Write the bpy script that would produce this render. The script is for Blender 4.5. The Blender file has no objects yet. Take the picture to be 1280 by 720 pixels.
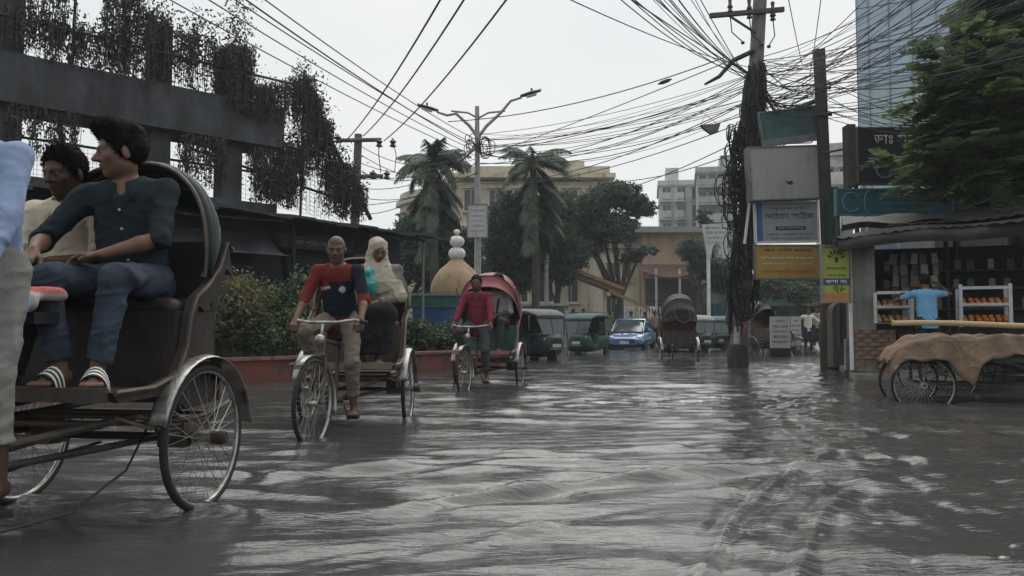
import bpy, math, random
import numpy as np
from mathutils import Vector, Matrix, Euler
R = math.radians
random.seed(7); rng = np.random.default_rng(7)
scene = bpy.context.scene
COL = scene.collection

# ------------------------------------------------------------------ camera
CAM_H, FPX, PITCH = 0.85, 1000.0, math.atan(0.052)
cam_d = bpy.data.cameras.new('camera'); cam_d.sensor_width = 36; cam_d.lens = 36*FPX/1280
cam_d.clip_start = 0.05; cam_d.clip_end = 6000
cam = bpy.data.objects.new('camera', cam_d); COL.objects.link(cam)
cam.location = (0, 0, CAM_H); cam.rotation_euler = (math.pi/2+PITCH, 0, 0)
scene.camera = cam
# ------------------------------------------------------------------ sky (overcast) and sun
SUN_EL, SUN_AZ = R(56), R(14)
world = bpy.data.worlds.new('World'); scene.world = world; world.use_nodes = True
nt = world.node_tree; nt.nodes.clear()
wo = nt.nodes.new('ShaderNodeOutputWorld'); bg = nt.nodes.new('ShaderNodeBackground')
sky = nt.nodes.new('ShaderNodeTexSky'); sky.sky_type = 'NISHITA'; sky.sun_disc = False
sky.sun_elevation = SUN_EL; sky.sun_rotation = SUN_AZ; sky.dust_density = 3
tc = nt.nodes.new('ShaderNodeTexCoord'); mp = nt.nodes.new('ShaderNodeMapping'); mp.inputs['Scale'].default_value = (1, 1, 2.2)
nz = nt.nodes.new('ShaderNodeTexNoise'); nz.inputs['Scale'].default_value = 1.6; nz.inputs['Detail'].default_value = 3
rp = nt.nodes.new('ShaderNodeValToRGB')
rp.color_ramp.elements[0].position = .3; rp.color_ramp.elements[0].color = (.45, .475, .48, 1)
rp.color_ramp.elements[1].position = .72; rp.color_ramp.elements[1].color = (.545, .545, .532, 1)
sc_ = nt.nodes.new('ShaderNodeVectorMath'); sc_.operation = 'SCALE'; sc_.inputs['Scale'].default_value = 10.0   # cloud deck, in the sky texture's units
mx = nt.nodes.new('ShaderNodeMixRGB'); mx.inputs['Fac'].default_value = .93
L = nt.links.new
L(tc.outputs['Generated'], mp.inputs['Vector']); L(mp.outputs[0], nz.inputs['Vector']); L(nz.outputs['Fac'], rp.inputs['Fac'])
L(rp.outputs[0], sc_.inputs[0]); L(sky.outputs[0], mx.inputs['Color1']); L(sc_.outputs[0], mx.inputs['Color2'])
L(mx.outputs[0], bg.inputs['Color']); bg.inputs['Strength'].default_value = .1; L(bg.outputs[0], wo.inputs['Surface'])
sl = bpy.data.lights.new('sun', 'SUN'); sl.energy = 1.5; sl.angle = R(72); sl.color = (1, .97, .92)
so = bpy.data.objects.new('sun', sl); COL.objects.link(so)
sd = Vector((math.sin(SUN_AZ)*math.cos(SUN_EL), math.cos(SUN_AZ)*math.cos(SUN_EL), math.sin(SUN_EL)))
so.rotation_euler = (-sd).to_track_quat('-Z', 'Y').to_euler(); so.location = (0, 0, 40)
vs = scene.view_settings; vs.view_transform = 'Standard'; vs.look = 'None'; vs.exposure = .76; vs.gamma = 1; vs.use_curve_mapping = False
scene.cycles.use_denoising = True; scene.cycles.max_bounces = 6; scene.cycles.transparent_max_bounces = 12
scene.cycles.caustics_reflective = False; scene.cycles.caustics_refractive = False

# ------------------------------------------------------------------ helpers
_ca, _sa = math.cos(PITCH), math.sin(PITCH)
def at(px, py, d):
    "world point at distance d down the street for a place in the photograph (1280 x 720)"
    u, v = (px-640)/FPX, (360-py)/FPX
    y = _ca - v*_sa; z = _sa + v*_ca
    return Vector((u*d/y, d, CAM_H + z/y*d))
def X(px, d, py=412): return at(px, py, d).x
def Z(py, d): return at(640, py, d).z

_mats = {}
def M(name, col, rough=.7, metal=0., var=.25, vs_=6., bump=.15, bs=40., dirt=None, spec=.4, island=0., coat=0., stretch=None, trans=0., attr=False, crease=0.):
    if name in _mats: return _mats[name]
    m = bpy.data.materials.new(name); m.use_nodes = True; t = m.node_tree; n = t.nodes; L = t.links.new
    b = n['Principled BSDF']; b.inputs['Roughness'].default_value = rough; b.inputs['Metallic'].default_value = metal
    b.inputs['Specular IOR Level'].default_value = spec
    if coat: b.inputs['Coat Weight'].default_value = coat
    tc = n.new('ShaderNodeTexCoord'); vec = tc.outputs['Object']
    if stretch:
        mp = n.new('ShaderNodeMapping'); mp.inputs['Scale'].default_value = stretch; L(vec, mp.inputs['Vector']); vec = mp.outputs[0]
    nz = n.new('ShaderNodeTexNoise'); nz.inputs['Scale'].default_value = vs_; nz.inputs['Detail'].default_value = 5; nz.inputs['Roughness'].default_value = .65
    L(vec, nz.inputs['Vector'])
    mr = n.new('ShaderNodeMapRange'); mr.inputs['From Min'].default_value = .3; mr.inputs['From Max'].default_value = .7
    mr.inputs['To Min'].default_value = 1-var; mr.inputs['To Max'].default_value = 1+var*.8
    L(nz.outputs['Fac'], mr.inputs['Value'])
    val = mr.outputs[0]
    if island:
        g = n.new('ShaderNodeNewGeometry'); m2 = n.new('ShaderNodeMapRange'); m2.inputs['To Min'].default_value = 1-island; m2.inputs['To Max'].default_value = 1+island
        L(g.outputs['Random Per Island'], m2.inputs['Value']); mu = n.new('ShaderNodeMath'); mu.operation = 'MULTIPLY'
        L(val, mu.inputs[0]); L(m2.outputs[0], mu.inputs[1]); val = mu.outputs[0]
    mix = n.new('ShaderNodeVectorMath'); mix.operation = 'SCALE'
    if attr:
        a = n.new('ShaderNodeAttribute'); a.attribute_name = 'Col'; L(a.outputs['Color'], mix.inputs[0])
    else: mix.inputs[0].default_value = col[:3]
    L(val, mix.inputs['Scale']); out = mix.outputs[0]
    if dirt:                                   # (colour, amount, scale): stains with a shape of their own
        dn = n.new('ShaderNodeTexNoise'); dn.inputs['Scale'].default_value = dirt[2]; dn.inputs['Detail'].default_value = 8; dn.inputs['Roughness'].default_value = .7
        mp2 = n.new('ShaderNodeMapping'); mp2.inputs['Scale'].default_value = (1, 1, .35); L(tc.outputs['Object'], mp2.inputs['Vector']); L(mp2.outputs[0], dn.inputs['Vector'])
        cr = n.new('ShaderNodeMapRange'); cr.inputs['From Min'].default_value = .62-dirt[1]*.3; cr.inputs['From Max'].default_value = .72-dirt[1]*.1
        L(dn.outputs['Fac'], cr.inputs['Value'])
        mm = n.new('ShaderNodeMixRGB'); mm.inputs['Color2'].default_value = (*dirt[0], 1); L(cr.outputs[0], mm.inputs['Fac']); L(out, mm.inputs['Color1']); out = mm.outputs[0]
    L(out, b.inputs['Base Color'])
    if bump:
        bn = n.new('ShaderNodeTexNoise'); bn.inputs['Scale'].default_value = bs; bn.inputs['Detail'].default_value = 4; L(vec, bn.inputs['Vector'])
        bp = n.new('ShaderNodeBump'); bp.inputs['Strength'].default_value = bump; bp.inputs['Distance'].default_value = .02
        L(bn.outputs['Fac'], bp.inputs['Height']); L(bp.outputs[0], b.inputs['Normal'])
    if crease:                                 # cloth wrinkles: ridged noise under the weave
        cn = n.new('ShaderNodeTexNoise'); cn.noise_type = 'RIDGED_MULTIFRACTAL'; cn.inputs['Scale'].default_value = 5.5; cn.inputs['Detail'].default_value = 3; cn.inputs['Distortion'].default_value = 1.2; L(tc.outputs['Object'], cn.inputs['Vector'])
        cb_ = n.new('ShaderNodeBump'); cb_.inputs['Strength'].default_value = crease; cb_.inputs['Distance'].default_value = .035; L(cn.outputs['Fac'], cb_.inputs['Height'])
        if bump: L(bp.outputs[0], cb_.inputs['Normal'])
        L(cb_.outputs[0], b.inputs['Normal'])
    if trans:
        tr = n.new('ShaderNodeBsdfTranslucent'); L(out, tr.inputs['Color']); ms = n.new('ShaderNodeMixShader'); ms.inputs[0].default_value = trans
        L(b.outputs[0], ms.inputs[1]); L(tr.outputs[0], ms.inputs[2]); L(ms.outputs[0], n['Material Output'].inputs['Surface'])
    _mats[name] = m; return m

def tag(o, label=None, cat=None, group=None, kind=None):
    if label: o['label'] = label
    if cat: o['category'] = cat
    if group: o['group'] = group
    if kind: o['kind'] = kind
    return o
def thing(name, label, cat, loc=(0, 0, 0), rz=0., group=None, rot=None):
    o = bpy.data.objects.new(name, None); COL.objects.link(o); o.location = loc
    o.rotation_euler = rot if rot else (0, 0, rz); o.empty_display_size = .2
    return tag(o, label, cat, group)
def link(name, me, parent=None, loc=None, rot=None, scale=None):
    o = bpy.data.objects.new(name, me); COL.objects.link(o)
    if parent: o.parent = parent
    if loc is not None: o.location = loc
    if rot is not None: o.rotation_euler = rot
    if scale is not None: o.scale = scale
    return o

class MB:
    def __init__(s): s.v = []; s.f = []; s.n = 0
    def add(s, v, f):
        v = np.asarray(v, float).reshape(-1, 3); s.v.append(v); s.f += [tuple(int(i)+s.n for i in q) for q in f]; s.n += len(v); return s
    def box(s, c, size, rot=None, taper=1.):
        x, y, z = [k/2 for k in size]
        v = np.array([[-x,-y,-z],[x,-y,-z],[x,y,-z],[-x,y,-z],[-x*taper,-y*taper,z],[x*taper,-y*taper,z],[x*taper,y*taper,z],[-x*taper,y*taper,z]])
        if rot is not None: v = v @ np.array(Euler(rot).to_matrix()).T
        return s.add(v+np.array(c), [(0,3,2,1),(4,5,6,7),(0,1,5,4),(1,2,6,5),(2,3,7,6),(3,0,4,7)])
    def tube(s, pts, r, n=8, closed=False, caps=True):
        P = np.array([tuple(p) for p in pts], float); m = len(P)
        rr = np.full(m, r) if np.isscalar(r) else np.array(r, float)
        T = np.roll(P, -1, 0)-np.roll(P, 1, 0) if closed else np.gradient(P, axis=0)
        T /= np.linalg.norm(T, axis=1)[:, None]+1e-12
        u = np.cross(T[0], [0, 0, 1.]);
        if np.linalg.norm(u) < 1e-3: u = np.cross(T[0], [1., 0, 0])
        u /= np.linalg.norm(u); V = []
        a = np.arange(n)*2*math.pi/n; ca, sa = np.cos(a)[:, None], np.sin(a)[:, None]
        for i in range(m):
            u = u-T[i]*np.dot(u, T[i]); u /= np.linalg.norm(u)+1e-12; w = np.cross(T[i], u)
            V.append(P[i]+rr[i]*(ca*u+sa*w))
        V = np.concatenate(V); F = []
        for i in range(m if closed else m-1):
            j = (i+1) % m
            for k in range(n): F.append((i*n+k, i*n+(k+1) % n, j*n+(k+1) % n, j*n+k))
        if caps and not closed: F += [tuple(range(n-1, -1, -1)), tuple((m-1)*n+k for k in range(n))]
        return s.add(V, F)
    def cyl(s, a, b, r, r2=None, n=12): return s.tube([a, b], [r, r if r2 is None else r2], n)
    def ell(s, c, r, n=12, m=8, R_=None):
        r = (r,)*3 if np.isscalar(r) else r
        V = []; F = []
        for i in range(m+1):
            th = math.pi*i/m
            for k in range(n): ph = 2*math.pi*k/n; V.append((r[0]*math.sin(th)*math.cos(ph), r[1]*math.sin(th)*math.sin(ph), r[2]*math.cos(th)))
        for i in range(m):
            for k in range(n):
                a, b, c_, d = i*n+k, i*n+(k+1) % n, (i+1)*n+(k+1) % n, (i+1)*n+k
                F.append((a, d, c_) if i == 0 else ((a, d, b) if i == m-1 else (a, d, c_, b)))
        V = np.array(V)
        if R_ is not None: V = V @ np.array(R_).T
        return s.add(V+np.array(c), F)
    def lathe(s, prof, c=(0, 0, 0), n=24):
        V = []; F = []; m = len(prof)
        for r, z in prof:
            for k in range(n): a = 2*math.pi*k/n; V.append((c[0]+r*math.cos(a), c[1]+r*math.sin(a), c[2]+z))
        for i in range(m-1):
            for k in range(n): F.append((i*n+k, i*n+(k+1) % n, (i+1)*n+(k+1) % n, (i+1)*n+k))
        F += [tuple(range(n-1, -1, -1)), tuple((m-1)*n+k for k in range(n))]
        return s.add(V, F)
    def prism(s, poly, y0, y1, plane='xz'):
        n = len(poly); f = (lambda p, t: (p[0], t, p[1])) if plane == 'xz' else (lambda p, t: (p[0], p[1], t))
        V = [f(p, y0) for p in poly]+[f(p, y1) for p in poly]
        F = [tuple(range(n-1, -1, -1)), tuple(range(n, 2*n))]+[(i, (i+1) % n, n+(i+1) % n, n+i) for i in range(n)]
        return s.add(V, F)
    def grid(s, A, closed_u=False):
        A = np.asarray(A, float); a, b = A.shape[:2]
        F = [(i*b+j, i*b+(j+1) % b, ((i+1) % a)*b+(j+1) % b, ((i+1) % a)*b+j) for i in range(a-1) for j in range(b if closed_u else b-1)]
        return s.add(A.reshape(-1, 3), F)
    def mesh(s, name, mat, smooth=None, fix=True):
        me = bpy.data.meshes.new(name); me.from_pydata(np.concatenate(s.v).tolist() if s.v else [], [], s.f)
        if mat: me.materials.append(mat)
        if fix:
            import bmesh
            bm = bmesh.new(); bm.from_mesh(me); bmesh.ops.recalc_face_normals(bm, faces=bm.faces); bm.to_mesh(me); bm.free()
        if smooth is not None:
            me.shade_smooth()
            if smooth < 3: me.set_sharp_from_angle(angle=smooth)
        return me
    def build(s, name, mat, parent=None, smooth=.7, loc=None, rot=None, fix=True):
        return link(name, s.mesh(name, mat, smooth, fix), parent, loc, rot)

def quads_mesh(name, Q, mat, smooth=False):
    "Q: (n,k,3) loose polygons (leaves)"
    n, k = Q.shape[:2]; me = bpy.data.meshes.new(name); me.vertices.add(n*k); me.vertices.foreach_set('co', Q.reshape(-1).astype(np.float32))
    me.loops.add(n*k); me.loops.foreach_set('vertex_index', np.arange(n*k, dtype=np.int32))
    me.polygons.add(n); me.polygons.foreach_set('loop_start', np.arange(0, n*k, k, dtype=np.int32)); me.polygons.foreach_set('loop_total', np.full(n, k, np.int32))
    me.materials.append(mat); me.update(); me.validate(); return me
def unit(v): return v/(np.linalg.norm(v, axis=-1, keepdims=True)+1e-9)
def leaf_quads(C, size, ratio=.45, down=.3, r=rng, direction=None):
    n = len(C); d = unit(r.normal(size=(n, 3))*(1 if direction is None else .5)+np.array([0, 0, -down])+(0 if direction is None else direction))
    w = unit(np.cross(d, r.normal(size=(n, 3)))); s = (size*(.6+.8*r.random(n)))[:, None]
    return np.stack([C-d*s*.5, C+w*s*ratio*.5, C+d*s*.5, C-w*s*ratio*.5], 1)
def vnoise(x, y, seed=0):
    g = np.random.default_rng(seed).random((256, 256)); xi = np.floor(x).astype(int); yi = np.floor(y).astype(int)
    fx, fy = x-xi, y-yi; fx = fx*fx*(3-2*fx); fy = fy*fy*(3-2*fy)
    a = g[xi % 256, yi % 256]; b = g[(xi+1) % 256, yi % 256]; c = g[xi % 256, (yi+1) % 256]; d = g[(xi+1) % 256, (yi+1) % 256]
    return (a*(1-fx)+b*fx)*(1-fy)+(c*(1-fx)+d*fx)*fy
def fbm(x, y, seed=0, o=4):
    t = 0; a = .5
    for i in range(o): t = t+a*(vnoise(x*2**i, y*2**i, seed+i)-.5)*2; a *= .5
    return t

# lettering: outlines of a font turned into thin meshes (part of the board it is printed on)
def lettering(parent, body, w, h, cx, cz, y, mat, name='lettering'):
    cu = bpy.data.curves.new('t', 'FONT'); cu.body = body; cu.extrude = 0; cu.resolution_u = 3
    o = bpy.data.objects.new('t', cu); COL.objects.link(o); bpy.context.view_layer.update()
    me = bpy.data.meshes.new_from_object(o.evaluated_get(bpy.context.evaluated_depsgraph_get()))
    bpy.data.objects.remove(o); bpy.data.curves.remove(cu)
    n = len(me.vertices)
    if not n: return None
    v = np.empty(n*3, np.float32); me.vertices.foreach_get('co', v); v = v.reshape(-1, 3)
    lo, hi = v.min(0), v.max(0); s = np.maximum(hi-lo, 1e-6)
    q = np.stack([cx+((v[:, 0]-lo[0])/s[0]-.5)*w, np.full(n, y), cz+((v[:, 1]-lo[1])/s[1]-.5)*h], 1)
    me.vertices.foreach_set('co', q.reshape(-1).astype(np.float32)); me.name = name; me.materials.clear(); me.materials.append(mat); me.update()
    return link(name, me, parent)
# ================================================================== the setting
m_asph = M('asphalt', (.05, .05, .05), .9)
m_conc = M('concrete', (.27, .265, .25), .9, var=.3, vs_=3, dirt=((.08, .08, .075), .5, 2.5))
m_dconc = M('old_concrete', (.085, .089, .1), .95, var=.3, vs_=1.5, bump=.4, bs=8, dirt=((.035, .038, .04), .8, 1.6))
m_iron = M('dark_iron', (.035, .035, .037), .6, metal=.3)
m_steel = M('grey_steel', (.22, .22, .22), .5, metal=.5, dirt=((.11, .07, .045), .3, 6))
m_black = M('black_rubber', (.018, .018, .019), .75)
m_cable = M('cable_black', (.022, .023, .028), .6, bump=0)
m_white = M('white_paint', (.7, .7, .68), .6, var=.12, dirt=((.35, .34, .3), .3, 4))
m_ink = M('ink_black', (.03, .03, .035), .7, bump=0)
m_inkw = M('ink_white', (.72, .72, .7), .6, bump=0, var=.1)
m_inkr = M('ink_red', (.5, .1, .05), .7, bump=0)
m_inkb = M('ink_navy', (.05, .06, .16), .7, bump=0)

def struct(name, mb, mat, smooth=.7): return tag(mb.build(name, mat, smooth=smooth), kind='structure')
struct('ground', MB().grid([[(-3000, -200, -.16), (-3000, 5000, -.16)], [(3000, -200, -.16), (3000, 5000, -.16)]]), m_asph)

# ---- flood water: a real wave surface
nr, nc = 880, 520
Yv = .9*np.exp(np.linspace(0, math.log(92/.9), nr))-2; Uv = np.linspace(-.95, .95, nc)
YY = np.repeat(Yv[:, None], nc, 1); XX = (YY+2)*Uv[None, :]
def waves(x, y):
    wx = x+.5*fbm(x*.35, y*.35, 3); wy = y+.55*fbm(x*.28+9, y*.5+4, 5)
    h = 0
    for lam, ang, a, sd in ((.95, 5, .012, 11), (.58, -8, .009, 12), (.43, 13, .008, 13), (1.7, -4, .014, 14), (.27, 18, .0055, 15), (.33, -14, .0062, 16), (.2, -6, .005, 17), (.15, 7, .0036, 18), (.12, -10, .0026, 19)):
        k = 2*math.pi/lam; c, s = math.sin(R(ang)), math.cos(R(ang))
        am = np.clip(.35+1.9*fbm(x*.3+sd, y*.4-sd, sd), .02, 1.5)
        p = k*(c*wx+s*wy+.035*wx*wx/(1+.15*y))+(2 if lam > .4 else 5)*vnoise(x*(.4 if lam > .4 else 1.2), y*(.35 if lam > .4 else 1.), sd+30)
        sn = np.sin(p); h = h+a*am*(2*(.5+.5*sn)**1.8-.9)
    # flow past the kerb on the right: broken, choppy
    tu = np.clip((x-.35*y+.9)/1.4, 0, 1)*np.clip((y-2)/2, .25, 1)
    h = h+tu*(.028*fbm(x*2.2, y*2.2, 40, 5)+.03*np.abs(fbm(x*3.5+2, y*2.4, 44, 4)))+(.3+tu)*.008*fbm(x*6, y*8, 46, 3)
    # wake of a vehicle gone by: long ridges curving away up the street
    for path, amp, wd in (([(.5, 2.2), (.62, 2.75), (.98, 3.6), (1.5, 4.6), (2.2, 5.6)], .015, .04), ([(.82, 2.2), (.98, 2.8), (1.35, 3.6), (1.8, 4.3)], .012, .035), ([(-.7, 3.8), (.1, 4.35), (1.2, 4.9), (2.4, 5.2)], .032, .07), ([(-1.4, 4.7), (-.2, 5.5), (1.2, 5.9)], .028, .08), ([(-.3, 3.1), (.2, 3.6), (.6, 3.75)], .012, .05)):
        best = np.full(x.shape, 9.); 
        for (x0, y0), (x1, y1) in zip(path[:-1], path[1:]):
            dx, dy = x1-x0, y1-y0; t = np.clip(((x-x0)*dx+(y-y0)*dy)/(dx*dx+dy*dy), 0, 1)
            best = np.minimum(best, np.hypot(x-x0-t*dx, y-y0-t*dy)*np.sign((x-x0)*dy-(y-y0)*dx+1e-9)*1. if False else np.hypot(x-x0-t*dx, y-y0-t*dy))
        best = best+.05*fbm(x*2.5, y*2.5, 62, 3); m = np.clip(.55+1.5*fbm(x*1.5, y*1.5, 60), 0, 1.4)
        h = h+amp*m*(np.exp(-(best/wd)**2)-.55*np.exp(-((best-2.1*wd)/(wd*1.1))**2))
    return h
def rings(x, y, cx, cy, amp, rad):
    r = np.hypot(x-cx, (y-cy)); return amp*np.cos(r*2*math.pi/.16)*np.exp(-(r/rad)**2)
HH = waves(XX, YY)
for (cx, cy) in ((-1.5, 3.9), (-2.5, 4.1), (-1.5, 6.4), (-1.05, 8), (-2.05, 8), (-.74, 11.2), (4.5, 9.4), (5.7, 9.4)): HH += rings(XX, YY, cx, cy, .004, .3)
HH *= np.clip(1.25-YY/28, .42, 1)
foam = np.clip((fbm(XX*1.6, YY*1.1, 70, 5)-.33)*7, 0, 1)*np.clip((XX-.33*YY+.55)/.8, 0, 1)*np.clip((7.5-YY)/2.5, 0, 1)*np.clip(fbm(XX*9, YY*9, 78, 3)*2.5+.45, 0, 1)*.6
for fx, fy, fr in ((1.46, 2.95, .022), (1.8, 2.98, .02), (1.97, 3.2, .02), (1.3, 3.4, .018), (1.62, 3.6, .02)):
    foam = np.maximum(foam, np.clip(1.15-np.hypot(XX-fx, (YY-fy)*1.4)/fr+1.2*fbm(XX*22, YY*22, 75, 3), 0, 1)*.9)
HH += foam*.006
W = MB().grid(np.stack([XX, YY, HH], 2)); me = W.mesh('flood_water', None, 4, fix=False)
at_ = me.attributes.new('foam', 'FLOAT', 'POINT'); at_.data.foreach_set('value', foam.reshape(-1).astype(np.float32))
mw = bpy.data.materials.new('flood_water'); mw.use_nodes = True; n = mw.node_tree.nodes; L = mw.node_tree.links.new; b = n['Principled BSDF']
b.inputs['IOR'].default_value = 1.33; b.inputs['Roughness'].default_value = .07
tc = n.new('ShaderNodeTexCoord'); mp = n.new('ShaderNodeMapping'); mp.inputs['Scale'].default_value = (.45, 1.6, 1); L(tc.outputs['Object'], mp.inputs['Vector'])
n1 = n.new('ShaderNodeTexNoise'); n1.inputs['Scale'].default_value = 9; n1.inputs['Detail'].default_value = 5; n1.inputs['Roughness'].default_value = .55; n1.inputs['Distortion'].default_value = .6; L(mp.outputs[0], n1.inputs['Vector'])
n2 = n.new('ShaderNodeTexNoise'); n2.inputs['Scale'].default_value = 1.1; n2.inputs['Detail'].default_value = 3; L(tc.outputs['Object'], n2.inputs['Vector'])
bs_ = n.new('ShaderNodeMapRange'); bs_.inputs['From Min'].default_value = .45; bs_.inputs['From Max'].default_value = .62; bs_.inputs['To Min'].default_value = .25; bs_.inputs['To Max'].default_value = 1.0
L(n2.outputs['Fac'], bs_.inputs['Value']); bp = n.new('ShaderNodeBump'); bp.inputs['Distance'].default_value = .014; L(bs_.outputs[0], bp.inputs['Strength']); L(n1.outputs['Fac'], bp.inputs['Height'])
n3 = n.new('ShaderNodeTexNoise'); n3.inputs['Scale'].default_value = 34; n3.inputs['Detail'].default_value = 3; L(mp.outputs[0], n3.inputs['Vector'])
bp2 = n.new('ShaderNodeBump'); bp2.inputs['Distance'].default_value = .005; bp2.inputs['Strength'].default_value = .5; L(n3.outputs['Fac'], bp2.inputs['Height']); L(bp.outputs[0], bp2.inputs['Normal']); L(bp2.outputs[0], b.inputs['Normal'])
fa = n.new('ShaderNodeAttribute'); fa.attribute_name = 'foam'
cm = n.new('ShaderNodeMixRGB'); cm.inputs['Color1'].default_value = (.044, .045, .045, 1); cm.inputs['Color2'].default_value = (.062, .062, .061, 1); L(n2.outputs['Fac'], cm.inputs['Fac'])
fm = n.new('ShaderNodeMixRGB'); fm.inputs['Color2'].default_value = (.5, .5, .48, 1); L(fa.outputs['Fac'], fm.inputs['Fac']); L(cm.outputs[0], fm.inputs['Color1']); L(fm.outputs[0], b.inputs['Base Color'])
ro = n.new('ShaderNodeMapRange'); ro.inputs['To Min'].default_value = .05; ro.inputs['To Max'].default_value = .6; L(fa.outputs['Fac'], ro.inputs['Value']); L(ro.outputs[0], b.inputs['Roughness'])
me.materials.append(mw); tag(link('flood_water', me), kind='structure')

# ---- pavements
struct('pavement', MB().prism([(5.75, 13.5), (40, 13.2), (40, 60), (19, 60), (13.5, 36), (7.6, 19)], -.2, .1, 'xy'), m_conc)

# ================================================================== planter on the left
KD = unit(np.array([.573, .819, 0.])); KP = np.array([-4.0, 12.9, 0.]); KN = np.array([-KD[1], KD[0], 0])
kyaw = math.atan2(KD[1], KD[0])
pl = thing('planter', 'long brick-red painted planter kerb full of shrubs beside the flooded road', 'planter', KP, kyaw)
m_red = M('red_kerb', (.17, .058, .045), .8, var=.3, vs_=3, bump=.3, bs=25, dirt=((.06, .045, .04), .5, 2.5))
m_redt = M('kerb_cap', (.24, .12, .09), .8, var=.3, vs_=4, dirt=((.1, .08, .07), .5, 3))
m_soil = M('soil', (.05, .04, .03), 1)
w = MB().box((-1.5, .11, .1), (16, .22, .52)); w.box((6.39, 1.5, .1), (.22, 2.56, .52)); w.build('kerb_wall', m_red, pl)
cap_ = MB().box((0, 0, 0), (1.575, .30, .05)).mesh('coping_stone', m_redt, None)
for i in range(10): link('coping_stone', cap_, pl, (-8.66+1.6*i, .11+random.uniform(-.008, .008), .385+random.uniform(-.004, .004)), (0, 0, R(random.uniform(-.4, .4))))
MB().box((-1.55, 1.5, .05), (15.85, 2.5, .5)).build('soil', m_soil, pl)
kl = lambda t, o: KP+KD*t+KN*o

LEAF = dict(
    dark=M('leaf_dark', (.055, .09, .058), .6, var=.45, vs_=1.2, island=.45, bump=0, trans=.25),
    mid=M('leaf_mid', (.095, .14, .07), .6, var=.4, vs_=2, island=.45, bump=0, trans=.25),
    bright=M('leaf_bright', (.14, .19, .07), .6, var=.4, vs_=2, island=.4, bump=0, trans=.3),
    olive=M('leaf_olive', (.15, .145, .075), .7, var=.4, vs_=2.5, island=.5, bump=0, trans=.25),
    vine=M('leaf_vine', (.05, .056, .066), .8, var=.4, vs_=1, island=.5, bump=0, trans=.15),
    dry=M('leaf_dry', (.10, .085, .055), .9, var=.35, vs_=2, island=.4, bump=0, trans=.2),
    palm=M('leaf_palm', (.072, .105, .068), .6, var=.4, vs_=1, island=.35, bump=0, trans=.2),
    rain=M('leaf_raintree', (.11, .165, .075), .6, var=.4, vs_=1.0, island=.45, bump=0, trans=.55),
    rain2=M('leaf_young', (.17, .2, .075), .6, var=.3, vs_=2, island=.4, bump=0, trans=.35))
m_bark = M('bark', (.07, .06, .052), .95, var=.4, vs_=4, bump=.6, bs=14, stretch=(1, 1, .3))
m_stem = M('stem', (.09, .08, .05), .9)

def shrub(loc, h, w, kind, label, n=1500, size=.075, ratio=.5):
    t = thing('shrub', label, 'shrub', loc, 0, 'shrubs growing in the planter')
    r = np.random.default_rng(int(abs(loc[0]*971+loc[1]*131))); s = MB(); L_ = []
    for i in range(10):
        a = r.random()*6.28; e = np.array([math.cos(a)*w*.5*r.random(), math.sin(a)*w*.5*r.random(), h*(.65+.5*r.random())])
        mid = e*np.array([.4, .4, .5]); s.tube([(0, 0, -.1), mid, e], [.012, .009, .004], 5)
        k = n//3; c = e*.45+r.random((k, 1))*e*.6+r.normal(size=(k, 3))*np.array([w*.15, w*.15, h*.09]); L_.append(c)
    C = np.concatenate(L_); C[:, 2] = np.clip(C[:, 2], .02, None)
    s.build('stem', m_stem, t); link('foliage', quads_mesh('foliage', leaf_quads(C, size, ratio, .1, r), LEAF[kind]), t)
    return t
for px, d, h, w_, kind, lab, n_, sz in (
    (262, 12.6, 1.15, .8, 'olive', 'yellowing olive shrub beside the foreground rickshaw hood', 1500, .07),
    (295, 13.0, 1.2, .85, 'olive', 'tall dusty olive shrub behind the silver mudguard', 1700, .06),
    (330, 13.5, 1.2, .75, 'dark', 'dark green bushy shrub in the middle of the planter', 1900, .07),
    (366, 14.0, 1.22, .7, 'mid', 'leafy shrub just beside the rider in the red jersey', 1500, .08),
    (348, 13.4, .75, .7, 'bright', 'low bright green shrub at the kerb edge', 900, .07),
    (312, 12.8, .7, .6, 'mid', 'low green shrub below the dusty olive one', 900, .06),
    (385, 14.3, .95, .6, 'bright', 'light green shrub touching the red sleeve', 900, .08),
    (225, 12.0, 1.0, .8, 'dark', 'dark shrub behind the foreground rickshaw seat', 900, .08),
    (150, 11.2, 1.0, .9, 'dark', 'dark shrub seen between the passengers legs', 900, .08),
    (522, 16.6, .62, .75, 'mid', 'low green shrub below the blue kiosk wall', 900, .09),
    (548, 17.1, .55, .8, 'dark', 'low dark shrub below the white notice on the kiosk', 900, .09),
    (575, 17.7, .6, .7, 'mid', 'low shrub at the end of the planter', 800, .09),
    (495, 16.4, .7, .8, 'dark', 'dark shrub behind the headscarf passenger', 800, .09)):
    p = at(px, 440, d); shrub((p.x, p.y+.5, .3), h, w_, kind, lab, n_, sz)
cane = thing('dry_cane_plant', 'dry tan upright canes standing behind the foreground rickshaw', 'plant', (X(252, 12.2), 12.2, .3))
s = MB(); Ls = []
for i in range(22):
    a = random.random()*6.28; r_ = .26*random.random(); e = (math.cos(a)*r_*2, math.sin(a)*r_*2, .9+.6*random.random()); s.tube([(math.cos(a)*r_, math.sin(a)*r_, -.1), (e[0]*.7, e[1]*.7, e[2]*.6), e], [.013, .01, .003], 5)
    Ls.append(np.array(e)*np.array([1, 1, .5])+np.linspace(0, .5, 9)[:, None]*np.array(e)+rng.normal(size=(9, 3))*.04)
s.build('cane_clump', M('cane_tan', (.21, .17, .10), .9), cane); link('foliage', quads_mesh('foliage', leaf_quads(np.concatenate(Ls), .16, .18, -.5), LEAF['dry']), cane)
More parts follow.
